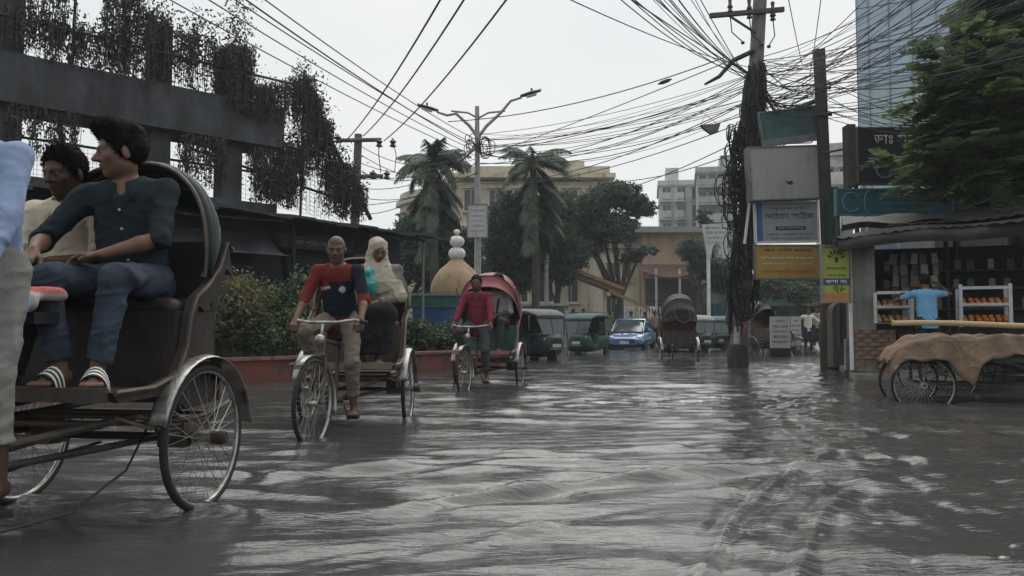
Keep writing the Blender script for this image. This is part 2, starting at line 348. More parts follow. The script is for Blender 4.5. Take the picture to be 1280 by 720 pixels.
for i, (px, py, d) in enumerate(((289, 352, 12.9), (262, 366, 12.6))):
    p = at(px, py, d); f = MB()
    for k in range(7): a = k*.9; f.ell((p.x+.022*math.cos(a), p.y+.3, p.z+.022*math.sin(a)), (.017, .012, .017), 6, 4)
    tag(f.build('flower_head', M('petal_yellow', (.36, .27, .08) if i != 3 else (.5, .2, .1), .7)), ['small yellow flower on the dusty olive shrub', 'pale yellow flower on the yellowing shrub', 'small flower at the top of the dark shrub', 'small flower low on the bright shrub'][i], 'flower')

# ================================================================== overgrown concrete frame, top left
S0 = np.array([-8.96, 14.0, 0]); sdir = unit(np.array([.72, .69, 0])); syaw = math.atan2(sdir[1], sdir[0])
fr = thing('unfinished_building', 'unfinished grey concrete frame with rails, overgrown by hanging creepers', 'building', S0, syaw)
MB().box((1.1, .45, 5.32), (8.4, 1.1, .9)).build('upper_slab', m_dconc, fr)
MB().box((1.1, .8, 3.3), (8.2, 1.6, .62)).build('lower_slab', m_dconc, fr)
for i, (t, top, wd) in enumerate(((.06, 8.6, .42), (2.72, 7.05, .4), (4.22, 6.9, .44))):
    MB().box((t, .35, (4.87+3.61)/2), (wd, wd, 1.26)).build('column', m_dconc, fr)
    MB().box((t, .35, (top+5.77)/2), (wd, wd, top-5.77)).build('column', m_dconc, fr)
    MB().box((t, .35, 1.5), (wd, wd, 3)).build('column', m_dconc, fr)
for zz, y in ((6.42, -.08), (4.5, .9)):
    MB().tube([(-3, y, zz), (5.75, y, zz-.05)], .028, 6).build('rail', m_iron, fr)
MB().tube([(3.4, .2, 4.6), (7.2, .2, 3.9)], .03, 6).build('rail', m_iron, fr)
for t, z0, z1 in ((1.0, 5.7, 8.3), (5.72, 3.4, 6.75), (-1.2, 5.7, 8)):
    MB().tube([(t, -.1, z0), (t+.05, -.1, z1)], .028, 6).build('pole', m_iron, fr)
net = MB()                                             # sagging wire netting along the parapet and below the slab
def netting(mb, x0, x1, y, z0, z1, st, slope=0):
    nx = int((x1-x0)/st); nz = max(2, int((z1-z0)/st))
    for i in range(nx+1):
        x = x0+i*st; mb.tube([(x+random.uniform(-.02, .02), y, z0+slope*(x-x0)), (x+random.uniform(-.04, .04), y, z1+slope*(x-x0))], .004, 3, caps=False)
    for k in range(nz+1):
        z = z0+k*st; mb.tube([(x0, y, z), ((x0+x1)/2, y, z-.03+slope*(x1-x0)/2), (x1, y, z+slope*(x1-x0))], .004, 3, caps=False)
netting(net, -2.5, 5.7, -.06, 5.78, 6.4, .09); netting(net, 4.4, 6.4, .3, 3.75, 5.9, .1, -.12); netting(net, 5.75, 6.9, -.1, 3.6, 5.4, .1, -.5); netting(net, -2, 4.2, 1.2, 3.62, 4.5, .09)
nb = net.build('netting', m_iron, fr, smooth=None); nb['kind'] = 'stuff'
dg_ = MB().tube([(5.8, -.1, 6.6), (6.5, -.1, 5.2), (7.6, -.1, 3.5)], .05, 6); dg_.tube([(5.95, -.1, 6.2), (7.2, -.1, 3.6)], .03, 6); dg_.build('guy_wire', m_iron, fr)

def vine(px_t, z_top, width, length, label, dens=1., y=-.25, back=.5, bush=0., leaf=.075):
    t = thing('creeper', label, 'creeper', Vector(S0)+Vector(sdir)*px_t+Vector((0, 0, z_top)), syaw, 'creepers hanging on the concrete frame')
    r = np.random.default_rng(int(px_t*100+z_top*10+500)); s = MB(); C = []
    ns = int(58*width*dens)+4
    for i in range(ns):
        x0 = (r.random()-.5)*width; y0 = y+r.random()*back; ln = length*(.35+.65*r.random()); k = max(3, int(ln/.25))
        pts = [np.array([x0, y0, .0])]
        for j in range(k): pts.append(pts[-1]+np.array([r.normal()*.03, r.normal()*.02, -ln/k]))
        s.tube(pts, .006, 3, caps=False); P = np.array(pts)
        m = int(ln*26); tt = r.random(m)*(k-1e-3); ii = tt.astype(int); C.append(P[ii]+(P[np.minimum(ii+1, k)]-P[ii])*(tt-ii)[:, None]+r.normal(size=(m, 3))*.035)
    if bush: m = int(900*bush*width); C.append(r.normal(size=(m, 3))*np.array([width*.26, .22, bush*.35])+np.array([0, 0, bush*.25]))
    s.build('stem', m_stem, t, smooth=None); link('foliage', quads_mesh('foliage', leaf_quads(np.concatenate(C), leaf, .5, .8, r), LEAF['vine']), t)
vine(.55, 7.7, .9, 2.1, 'creeper hanging beside the thin post at the frame edge', .9)
vine(.5, 6.6, 1.3, .95, 'creeper tangled on the rail over the upper slab', 1.1)
vine(1.9, 7.5, .75, 2.1, 'thick creeper curtain between thin post and first grey column', 1.7, bush=.5)
vine(1.55, 6.5, 1.1, .9, 'creeper sprawling along the parapet rail', 1.2, bush=.3)
vine(2.55, 7.15, .55, 1.7, 'creeper capping the bare grey column', 1.8, bush=.4)
vine(3.35, 6.95, .85, 1.3, 'domed creeper beside the bare grey column', 1.5, bush=.5)
vine(4.22, 6.9, .62, 1.5, 'dense dark creeper swallowing a whole column', 3.4, y=-.45, back=1.0, bush=1.3)
vine(4.5, 6.1, .9, .8, 'dense creeper at the foot of the swallowed column', 2.6, y=-.4, bush=.5)
vine(5.4, 6.35, .8, 1.1, 'creeper draped over the slab corner netting', 1.4)
vine(.6, 4.85, 1.2, 1.0, 'creeper below the slab beside the cream shirt passenger', 1.1)
vine(3.5, 4.85, .9, 1.1, 'creeper below the slab between two columns', 1.6)
vine(4.95, 4.8, .8, 1.2, 'creeper hanging under the slab corner', 1.8)
vine(6.05, 6.2, .45, 1.9, 'creeper climbing the leaning guy wire', 3.2, bush=.5)
vine(6.75, 4.75, .7, 1.3, 'bushy creeper low on the guy wire', 3.2, bush=.6)

for t_, z_, w_, l_, lab in ((5.75, 6.6, .45, 1.0, 'creeper at the top of the leaning guy wire'), (6.3, 5.7, .5, 1.4, 'creeper halfway down the leaning guy wire'), (7.15, 4.3, .6, .9, 'creeper where the guy wire meets the shed roof'), (5.6, 5.0, .7, 1.2, 'creeper matted on the corner netting'), (5.2, 4.2, .9, .7, 'creeper heaped on the lower slab corner')): vine(t_, z_, w_, l_, lab, 2.6, bush=.45)
# low dark sheds under the frame
m_tarp = M('black_tarp', (.03, .033, .043), .8, var=.4, vs_=1.2, bump=.5, bs=3)
m_tin = M('dark_tin', (.06, .064, .075), .7, var=.35, vs_=1, stretch=(6, 1, 1), dirt=((.06, .045, .035), .3, 2))
sh = thing('tin_shed', 'long dark tin shed with tarpaulin front behind the planter', 'shed', Vector(S0)+Vector((.9, -.95, 0)), syaw)
MB().box((2.5, 1.8, 1.6), (10.6, 3, 3.1)).build('wall', m_tin, sh)
for i in range(23):
    x0 = -3+i*.49; MB().box((x0+.24, .9+(i % 2)*.004, 3.35-.035*max(0, x0-3)-.02*(i % 3)), (.5, 3.9, .05), (R(8), R(2), 0)).build('roof_sheet', m_tin, sh)
for x0, x1, zt, zb, bul in ((-2.6, 1.2, 2.7, .6, .25), (1.4, 4.6, 2.95, .5, .35), (4.8, 7.2, 2.75, .7, .2)):
    g = np.array([[(x, .2-bul*math.sin(math.pi*k/8)-.06*math.sin(x*5+k*.6), zt+(zb-zt)*k/8+.05*math.sin(x*3)) for x in np.linspace(x0, x1, 26)] for k in range(9)])
    MB().grid(g).build('tarpaulin', m_tarp, sh, smooth=4)
MB().box((7.3, -.35, 2.9), (1.5, .05, .07)).build('beam', m_steel, sh); MB().cyl((8.0, -.35, 0), (8.0, -.35, 2.9), .03).build('post', m_steel, sh)
MB().cyl((3.0, -.5, .1), (3.0, -.4, 3.2), .05).build('post', m_iron, sh); MB().cyl((4.7, -.5, .1), (4.7, -.4, 3.1), .04).build('post', m_iron, sh)
MB().box((5.3, -.32, 2.62), (1.7, .03, .26)).build('banner', m_tarp, sh)
lettering(sh, 'সাহা ষ্টোর হাবাস', 1.3, .14, 5.3, 2.62, -.345, M('faded_print', (.25, .26, .28), .8))
g = np.array([[(x, -.1-1.0*k/6, 2.75-.5*k/6-.12*math.sin(math.pi*k/6)*math.sin(x*4)**2) for x in np.linspace(1.9, 4.3, 20)] for k in range(7)]); MB().grid(g).build('awning', M('awning_tarp', (.05, .053, .06), .6, var=.5, vs_=2), sh, smooth=4)
for x, z, w_, c_ in ((.4, 1.7, .9, (.09, .085, .08)), (5.6, 1.6, .8, (.05, .065, .08)), (6.6, 1.9, .6, (.10, .09, .075)), (2.2, 1.3, .7, (.07, .075, .09))): MB().grid([[(x+a, -.12-.03*math.sin(a*9+q), z+q*.2) for a in np.linspace(-w_/2, w_/2, 9)] for q in range(-3, 4)]).build('hung_cloth', M('hung%d' % int(x*10), c_, .8, var=.4, vs_=5), sh, smooth=4)
MB().tube([(.6, -.45, 3.2), (2.5, -.5, 2.95), (4.5, -.45, 3.0)], .02, 5).build('pipe', m_steel, sh)
# ================================================================== buildings behind
m_pane = M('dark_pane', (.03, .034, .04), .15, var=.2, bump=0)
m_cream = M('cream_plaster', (.50, .46, .35), .9, var=.18, vs_=.6, dirt=((.25, .22, .16), .4, .8))
m_creamt = M('cream_trim', (.56, .50, .37), .9, var=.15, vs_=1, dirt=((.2, .18, .14), .4, 1.2))
m_peach = M('peach_plaster', (.42, .29, .20), .9, var=.18, vs_=.7, dirt=((.22, .17, .13), .4, .9))
m_pale = M('pale_plaster', (.52, .53, .50), .9, var=.15, vs_=.5, dirt=((.28, .28, .27), .4, .7))
m_greyp = M('grey_plaster', (.40, .41, .40), .9, var=.15, vs_=.5, dirt=((.2, .2, .2), .4, .7))
m_roofc = M('roof_grey', (.25, .25, .25), .9)
_wm = {}
def window(parent, x, z, w, h, y=0, sill=True, trim=None, yaw=0.):
    key = (round(w, 2), round(h, 2), trim.name if trim else '')
    if key not in _wm:
        f = MB(); t = .09*w
        for dx in (-w/2, w/2): f.box((dx, -.06, 0), (t, .16, h+t))
        for dz in (-h/2, h/2): f.box((0, -.06, dz), (w-t, .16, t))
        f.box((0, -.03, 0), (t*.5, .06, h-t))
        if sill: f.box((0, -.14, -h/2-t*.9), (w*1.25, .34, t*.8)); f.box((0, -.22, h/2+t*1.2), (w*1.3, .5, t*.8))
        _wm[key] = (f.mesh('window', trim or m_creamt, None), MB().box((0, .0, 0), (w-t, .05, h-t)).mesh('pane', m_pane, None))
    a, b = _wm[key]; o = link('window', a, parent, (x, y, z), (0, 0, yaw)); link('pane', b, o); return o

bA = thing('cream_building', 'long cream plastered building with rounded corner behind the palms', 'building', (X(572, 62), 62, 0))
MB().box((5.9, 4, 6.2), (11.8, 8, 12.4)).build('wall', m_cream, bA)
MB().box((5.9, 3.6, 12.75), (12.6, 9, .35)).build('cornice', m_creamt, bA); MB().box((5.9, 3.9, 13.25), (11.9, 8, .7)).build('parapet', m_cream, bA)
MB().box((8.7, 3.4, 13.95), (2.6, 4, .75)).build('stair_head', m_cream, bA)
MB().box((5.9, -.06, 9.0), (11.9, .3, .3)).build('string_course', m_creamt, bA)
for i in range(6):
    for z in (10.9, 7.3, 3.8): window(bA, 1.0+i*1.95, z, 1.1, 1.7, -.02)
nA = 18; arc = [(-5.2*math.sin(a)+0.0, 5.2-5.2*math.cos(a)) for a in np.linspace(0, 1.45, nA)]
cv = MB()
for z0, z1, o in ((0, 11.0, 0), (11.0, 11.35, .35), (11.35, 12.0, 0.02)):
    pts = [(x-o*math.sin(a), y-o*math.cos(a)) for (x, y), a in zip(arc, np.linspace(0, 1.45, nA))]
    cv.prism(pts+[(0, 6)], z0, z1, 'xy')
cv.build('rounded_corner', m_cream, bA, smooth=.5)
for i, a in enumerate(np.linspace(.2, 1.2, 5)):
    for z in (9.4, 5.9, 2.6): window(bA, -5.22*math.sin(a), z, .75, 1.6, 5.2-5.24*math.cos(a), True, None, -a)

bP = thing('peach_building', 'peach plastered low building with drooping brown awning', 'building', (X(800, 56), 56, 0))
MB().box((2.6, 4, 4), (4.8, 8, 7.2)).build('wall', m_peach, bP)
MB().box((2.3, 3.6, 7.75), (6.6, 9.6, .4)).build('roof_slab', m_roofc, bP)
MB().box((-1.4, 4.4, 3.4), (3.1, 7, 6.4)).build('side_wing', m_cream, bP); MB().box((-1.4, 4.2, 6.75), (3.6, 7.8, .3)).build('wing_roof', m_roofc, bP)
g = np.array([[(x, -.2-1.6*k/6, 5.4-.55*k/6-.45*math.sin(math.pi*np.clip((x+.1)/3.9, 0, 1))*(k/6)) for x in np.linspace(-.2, 4.0, 16)] for k in range(7)])
MB().grid(g).build('awning', M('brown_awning', (.16, .10, .085), .9), bP, smooth=4)
for x in (.9, 2.5, 4.3): MB().cyl((x, -1.5, 0), (x, -1.5, 5), .09).build('column', m_pale, bP)
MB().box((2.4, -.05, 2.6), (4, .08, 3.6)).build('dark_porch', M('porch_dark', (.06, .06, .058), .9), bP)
for z in (1.4, 2.1, 2.8): MB().box((2.4, -1.55, z), (4.2, .06, .08)).build('rail', m_iron, bP)
for x, z in ((-1.9, 4.9), (-.8, 4.9), (-1.9, 2.6)): window(bP, x, z, .7, 1.2, .88, True)

def block(name, label, px0, px1, top, d, mat, rows, cols, ww, wh, balc=None, roofbits=()):
    x0, x1 = X(px0, d), X(px1, d); zt = Z(top, d); w = x1-x0
    t = thing(name, label, 'building', (x0, d, 0), -math.atan(x0/d)*.9)
    MB().box((w/2, 6, zt/2), (w, 12, zt)).build('wall', mat, t); MB().box((w/2, 6, zt+.35), (w+.5, 12.5, .7)).build('parapet', mat, t)
    st = (zt-1)/rows
    for r in range(rows):
        z = zt-st*(r+.5)
        for c in range(cols): window(t, w*(c+.5)/cols, z, ww, wh, -.02, True, mat)
        if balc:
            for (bx, bw) in balc: b_ = MB().box((bx*w, -.8, z-wh*.62), (bw*w, 1.6, .22)); b_.box((bx*w, -1.55, z-wh*.25), (bw*w, .12, wh*.5)); b_.build('balcony', mat, t)
    for (bx, bw, bh) in roofbits: MB().box((bx*w, 4, zt+.7+bh/2), (bw*w, 5, bh)).build('stair_head', mat, t)
    return t
block('apartment_block', 'pale apartment block with stacked balconies above the peach building', 826, 880, 232, 118, m_pale, 8, 3, 1.3, 2.0, [(.12, .26), (.45, .2)], [(.3, .3, 2.2)])
block('apartment_block', 'grey white apartment block tight behind the cable-wrapped pole', 874, 922, 216, 105, m_greyp, 9, 4, .9, 1.6, [(.5, .96)], [(.75, .3, 1.8)])
block('white_house', 'white house with balcony peeping between signboards and black billboard', 1031, 1066, 196, 46, m_pale, 4, 2, .5, .95, [(.5, 1.0)])
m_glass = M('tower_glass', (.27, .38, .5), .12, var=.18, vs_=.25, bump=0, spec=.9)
m_glass2 = M('tower_glass_green', (.24, .36, .38), .12, var=.15, vs_=.3, bump=0, spec=.9)
m_mull = M('mullion', (.10, .13, .18), .5)
tw = thing('glass_tower', 'tall blue glass office tower behind the tangle of cables', 'building', (X(1079, 60), 60, 0), R(-24.5))
MB().box((5.1, 6.2, 20), (10.15, 11.8, 40)).build('core', m_mull, tw)
px_ = [0, .85, 2.25, 3.8, 5.4, 6.9]; pane_m = {}
for j in range(14):
    for i in range(5):
        w_ = px_[i+1]-px_[i]-.06; k = (i, j < 7)
        if k not in pane_m: pane_m[k] = MB().box((0, 0, 0), (w_, .08, 2.72)).mesh('pane', m_glass2 if j < 7 else m_glass, None)
        if j*2.8 > 8: link('pane', pane_m[k], tw, ((px_[i]+px_[i+1])/2, .22+random.uniform(-.012, .012), 1.6+j*2.8), (R(random.uniform(-.35, .35)), 0, R(random.uniform(-.35, .35))))
for x in px_: MB().box((x, .14, 24), (.07, .1, 32)).build('mullion', m_mull, tw)
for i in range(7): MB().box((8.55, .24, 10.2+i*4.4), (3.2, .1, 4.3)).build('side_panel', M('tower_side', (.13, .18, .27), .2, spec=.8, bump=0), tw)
bp_ = thing('billboard_panel', 'sloping violet hoarding at the foot of the glass tower', 'billboard', (X(1128, 50), 50, 0))
MB().prism([(-3.2, 11.2), (1.6, 14.2), (4, 14.6), (4, 11.0)], -.2, .2).build('panel', M('violet_hoarding', (.28, .28, .45), .5, var=.4, vs_=.6, bump=0), bp_)
for x in (-2, 0, 3): MB().cyl((x, .3, 0), (x, .3, 11.5), .12).build('post', m_steel, bp_)

# walls, fence and yellow canopy at the street's end
wl = thing('compound_wall', 'low pale compound wall behind the parked vehicles', 'wall', (X(640, 50), 50, 0))
MB().box((-4, 0, .9), (26, .25, 1.9)).build('wall', m_greyp, wl); MB().box((-4, 0, 1.9), (26.2, .36, .12)).build('coping', m_conc, wl)
yc = thing('sloping_canopy', 'orange and yellow sloping canopy on beige posts', 'canopy', (X(700, 41), 41, 0))
m_yel = M('yellow_beam', (.26, .18, .085), .7, var=.25); m_ora = M('orange_sheet', (.2, .11, .07), .7, var=.3)
def beam(mb, a, b, t): mb.tube([a, b], t, 4)
MB().box((.2, 0, 1.6), (.45, .45, 3.9)).build('post', m_creamt, yc); MB().cyl((2.3, 0, -.1), (2.3, 0, 2.9), .1).build('post', m_creamt, yc); MB().cyl((4.0, 0, -.1), (4.0, 0, 2.0), .1).build('post', m_creamt, yc)
MB().box((1.75, .1, 3.25), (2.9, 1.6, .2), (0, R(21), 0)).build('roof_sheet', m_ora, yc); MB().box((1.75, -.75, 3.45), (3.1, .12, .18), (0, R(21), 0)).build('fascia', m_yel, yc)
MB().box((3.4, -.9, 2.35), (2.2, .12, .16), (0, R(24), 0)).build('beam', m_yel, yc)
fn = thing('railing', 'pale upright railing behind the blue car', 'railing', (X(782, 44), 44, 0))
for i in range(12): MB().box((i*.16-.2, 0, 1.2), (.07, .06, 1.9)).build('bar', m_white, fn)
MB().box((.7, .04, 2.05), (2.0, .05, .07)).build('rail', m_white, fn)
bpnl = thing('tin_sheet', 'blue ribbed tin sheet standing behind the blue car', 'panel', (X(774, 42), 42, 0))
for i in range(6): MB().box((-.25+i*.09, (i % 2)*.03, 1.15), (.088, .02, 2.1)).build('rib', M('blue_tin', (.03, .11, .19), .6), bpnl)
bt2 = thing('tin_fence', 'blue tin fence beside the white signpost', 'fence', (X(915, 46), 46, 0))
for i in range(16): MB().box((-2.2+i*.21, (i % 2)*.04, 1.2), (.2, .02, 2.3)).build('rib', M('teal_tin', (.03, .075, .1), .7), bt2)
stall = thing('street_stall', 'pale roofed roadside stall under the dark trees', 'stall', (X(678, 38), 38, 0))
MB().box((0, 0, 1.9), (2.4, 1.6, .12), (R(-8), 0, 0)).build('roof', m_greyp, stall)
for x in (-1.05, 1.05): MB().cyl((x, -.6, -.1), (x, -.6, 1.9), .05).build('post', m_pale, stall)
MB().box((0, .3, .7), (2.2, .9, 1.1)).build('counter', m_greyp, stall); MB().cyl((.2, .1, 1.9), (.2, .1, 4.6), .1).build('flue', m_greyp, stall)

# ================================================================== blue kiosk with dome
kq = thing('domed_kiosk', 'small blue tin kiosk with ochre dome and white ball finial', 'kiosk', (X(563, 21), 21, 0))
m_kb = M('kiosk_blue', (.03, .105, .25), .6, var=.2, vs_=2, dirt=((.02, .035, .06), .4, 3)); m_kg = M('kiosk_green', (.03, .12, .10), .7, var=.3)
m_dome = M('dome_ochre', (.38, .27, .16), .75, var=.2, vs_=3, dirt=((.2, .13, .08), .4, 4))
MB().box((0, .9, .6), (2.0, 1.8, 1.65)).build('wall', m_kb, kq)
for i in range(11): MB().box((-.95+i*.19, -.015, .55), (.03, .03, 1.5)).build('rib', m_kb, kq)
MB().box((0, .9, 1.58), (2.1, 1.9, .32)).build('green_band', m_kg, kq); MB().box((0, .9, 1.77), (2.2, 2.0, .06)).build('ledge', m_roofc, kq)
MB().lathe([(.68, 1.8), (.72, 1.93), (.70, 2.08), (.61, 2.3), (.46, 2.5), (.28, 2.65), (.17, 2.76), (.14, 2.8)], (.1, .9, 0), 28).build('dome', m_dome, kq, smooth=1)
fi = MB()
for z, r_ in ((2.93, .23), (3.27, .20), (3.53, .09)):
    Vt = []
    for i in range(11):
        th = math.pi*i/10
        Vt.append([(.1+r_*math.sin(th)*(1+.05*math.cos(9*2*math.pi*k/36))*math.cos(2*math.pi*k/36), .9+r_*math.sin(th)*(1+.05*math.cos(9*2*math.pi*k/36))*math.sin(2*math.pi*k/36), z+r_*.82*math.cos(th)) for k in range(36)])
    fi.grid(Vt, True)
fi.build('finial', m_white, kq, smooth=4)
MB().box((-.42, -.035, .62), (.42, .01, .36)).build('paper_notice', M('paper', (.5, .52, .52), .8), kq)
lettering(kq, '7515', .34, .15, -.42, .66, -.045, m_inkb); lettering(kq, 'ডাকা সদর', .34, .07, -.42, .5, -.045, m_inkb)

# ================================================================== trees
def tree(name, label, base, th, tr, clusters, n, size, kind, group=None, ratio=.5, lean=(0, 0), limbs=True, down=.3):
    t = thing(name, label, 'tree', base, 0, group); r = np.random.default_rng(int(abs(base[0]*31+base[1]*77))+n)
    top = np.array([lean[0], lean[1], th]); s = MB()
    k = np.linspace(0, 1, 7)[:, None]; path = k*top+r.normal(size=(7, 3))*np.array([tr*.35, tr*.35, 0]); path[0] = 0
    s.tube(path, np.linspace(tr, tr*.6, 7), 10); s.build('trunk', m_bark, t); lm = MB(); C = []
    tot = sum(c[3]*c[4]*c[5] for c in clusters)**1.
    for (cx, cy, cz, rx, ry, rz) in clusters:
        c = np.array([cx, cy, cz]); st = path[-2+int(r.integers(0, 2))]*(.75+.25*r.random()) if limbs else path[-1]
        mid = (st+c)/2+np.array([0, 0, .12*np.linalg.norm(c-st)])+r.normal(size=3)*.15
        lm.tube([st, mid, c], [tr*.45, tr*.3, tr*.12], 7)
        for q in range(4):
            e = c+r.normal(size=3)*np.array([rx, ry, rz])*.55; lm.tube([mid*.4+c*.6, (c+e)/2+r.normal(size=3)*.1, e], [tr*.14, tr*.09, tr*.03], 5)
        m = int(n*(rx*ry*rz)/tot); ns = max(10, m//45)
        sub = unit(r.normal(size=(ns, 3)))*(r.random((ns, 1))**.4)*np.array([rx, ry, rz])+c
        pick = r.integers(0, ns, m); C.append(sub[pick]+r.normal(size=(m, 3))*np.array([1, 1, .55])*min(rx, ry, rz)*.17)
    lm.build('limb', m_bark, t)
    link('crown', quads_mesh('crown', leaf_quads(np.concatenate(C), size, ratio, down, r), LEAF[kind]), t); return t
def tb(px, d): return (X(px, d), d, -.1)
def cl(px, py, d, rx, ry, rz, base): p = at(px, py, d); return (p.x-base[0], p.y-base[1], p.z-base[2], rx, ry, rz)
b0 = tb(772, 42)
tree('rain_tree', 'spreading umbrella-crowned tree with bare forking trunk', b0, 3.4, .26, [cl(770, 244, 42, 1.5, 1.6, .75, b0), cl(738, 262, 42, 1.3, 1.4, .8, b0), cl(800, 258, 42, 1.0, 1.2, .6, b0), cl(760, 285, 41.5, 1.5, 1.4, .8, b0), cl(735, 300, 42, 1.0, 1.2, .9, b0), cl(790, 318, 41, .8, .8, .5, b0), cl(812, 312, 42, .5, .6, .35, b0), cl(718, 278, 43, 1.1, 1.2, 1.0, b0)], 46000, .15, 'dark')
b1 = tb(640, 37)
tree('broad_tree', 'dense dark green tree directly behind the street lamp', b1, 2.6, .22, [cl(640, 270, 37, 1.1, 1.2, 1.1, b1), cl(628, 305, 37, .9, 1.1, 1.2, b1), cl(655, 310, 36.5, 1.0, 1.1, 1.2, b1), cl(622, 340, 37, .7, .9, .8, b1), cl(650, 345, 37, .9, 1, .8, b1)], 40000, .145, 'dark')
b2 = tb(697, 39)
tree('broad_tree', 'bushy dark tree between second palm and umbrella-crowned tree', b2, 2.6, .2, [cl(697, 262, 40, 1.0, 1.2, .9, b2), cl(690, 300, 39, 1.2, 1.2, 1.0, b2), cl(712, 318, 39, .9, 1, .9, b2), cl(686, 335, 39, .8, .9, .7, b2), cl(705, 345, 38.5, .6, .7, .5, b2)], 40000, .145, 'dark')
b3 = tb(872, 44)
tree('small_tree', 'narrow dark tree beside the white signpost', b3, 3, .14, [cl(880, 272, 44, .45, .5, .6, b3), cl(864, 312, 44, .75, .8, .7, b3), cl(880, 330, 44, .8, .8, .9, b3), cl(900, 345, 44, .7, .8, 1.0, b3)], 14000, .14, 'dark')
b4 = tb(500, 34)
tree('broad_tree', 'dark shady tree low behind the first palm', b4, 2, .2, [cl(515, 300, 34, .8, .9, 1.1, b4), cl(500, 330, 34, .8, 1, 1, b4), cl(528, 330, 33, .7, .8, 1, b4), cl(560, 300, 34, .7, .8, 1.2, b4), cl(585, 320, 34, .6, .8, 1.2, b4), cl(590, 350, 34, .8, .8, 1, b4), cl(548, 345, 33, .8, .8, .9, b4)], 40000, .14, 'dark')
b6 = tb(938, 40)
tree('small_tree', 'dark leafy tree behind the wrapped utility pole', b6, 2.2, .14, [cl(930, 370, 40, .8, .8, .7, b6), cl(965, 360, 40, .9, .9, .6, b6), cl(1000, 365, 41, .9, .9, .6, b6), cl(915, 340, 41, .5, .6, .7, b6)], 12000, .14, 'dark')

def palm(label, px, d, crown_py, nf, fl, skirt):
    base = tb(px, d); H = at(px, crown_py, d).z+.1; t = thing('palm_tree', label, 'tree', base, 0, 'palm trees behind the domed kiosk'); r = np.random.default_rng(int(px))
    s = MB(); zz = np.linspace(0, H, 30); s.tube([(0.06*math.sin(z*.5), 0, z) for z in zz], [.2-.06*z/H+.012*(i % 2) for i, z in enumerate(zz)], 10); s.build('trunk', m_bark, t)
    Q = []; st = MB()
    def frond(el, az, ln, droop, z0, lw=.4):
        p = np.array([0, 0, z0]); k = 12; pts = [p]; e = el
        for i in range(k): p = p+ln/k*np.array([math.cos(az)*math.cos(e), math.sin(az)*math.cos(e), math.sin(e)]); e -= droop/k; pts.append(p)
        P = np.array(pts); st.tube(P, np.linspace(.02, .005, k+1), 4, caps=False)
        for j in range(34):
            tt = 1.2+(k-1.25)*j/34; i = int(tt); q = P[i]+(P[i+1]-P[i])*(tt-i); dr = unit(P[i+1]-P[i]); side = unit(np.cross(dr, [0, 0, 1.]))
            for sg in (-1, 1):
                l_ = lw*math.sin(math.pi*(.15+.8*j/34))*(.8+.4*r.random()); e_ = q+l_*(side*sg*.75+dr*.5+np.array([0, 0, -.75+r.normal()*.15])); w_ = dr*.04
                Q.append([q-w_, q+w_, e_+w_*.2, e_-w_*.2])
    for i in range(nf): frond(R(r.uniform(-5, 75)), i*2.399, fl*r.uniform(.8, 1.1), R(r.uniform(70, 125)), H)
    for i in range(skirt): frond(R(r.uniform(-50, -15)), i*2.1, fl*r.uniform(.6, 1.0), R(r.uniform(40, 60)), H-.2-r.random()*2.6, .42)
    st.build('frond_stalk', m_stem, t, smooth=None); link('fronds', quads_mesh('fronds', np.array(Q), LEAF['palm']), t)
palm('tall palm with shaggy hanging fronds behind the blue kiosk', 541, 32, 208, 30, 1.9, 95)
palm('tall palm just beside the street lamp with fewer hanging fronds', 668, 35, 208, 28, 2.0, 60)

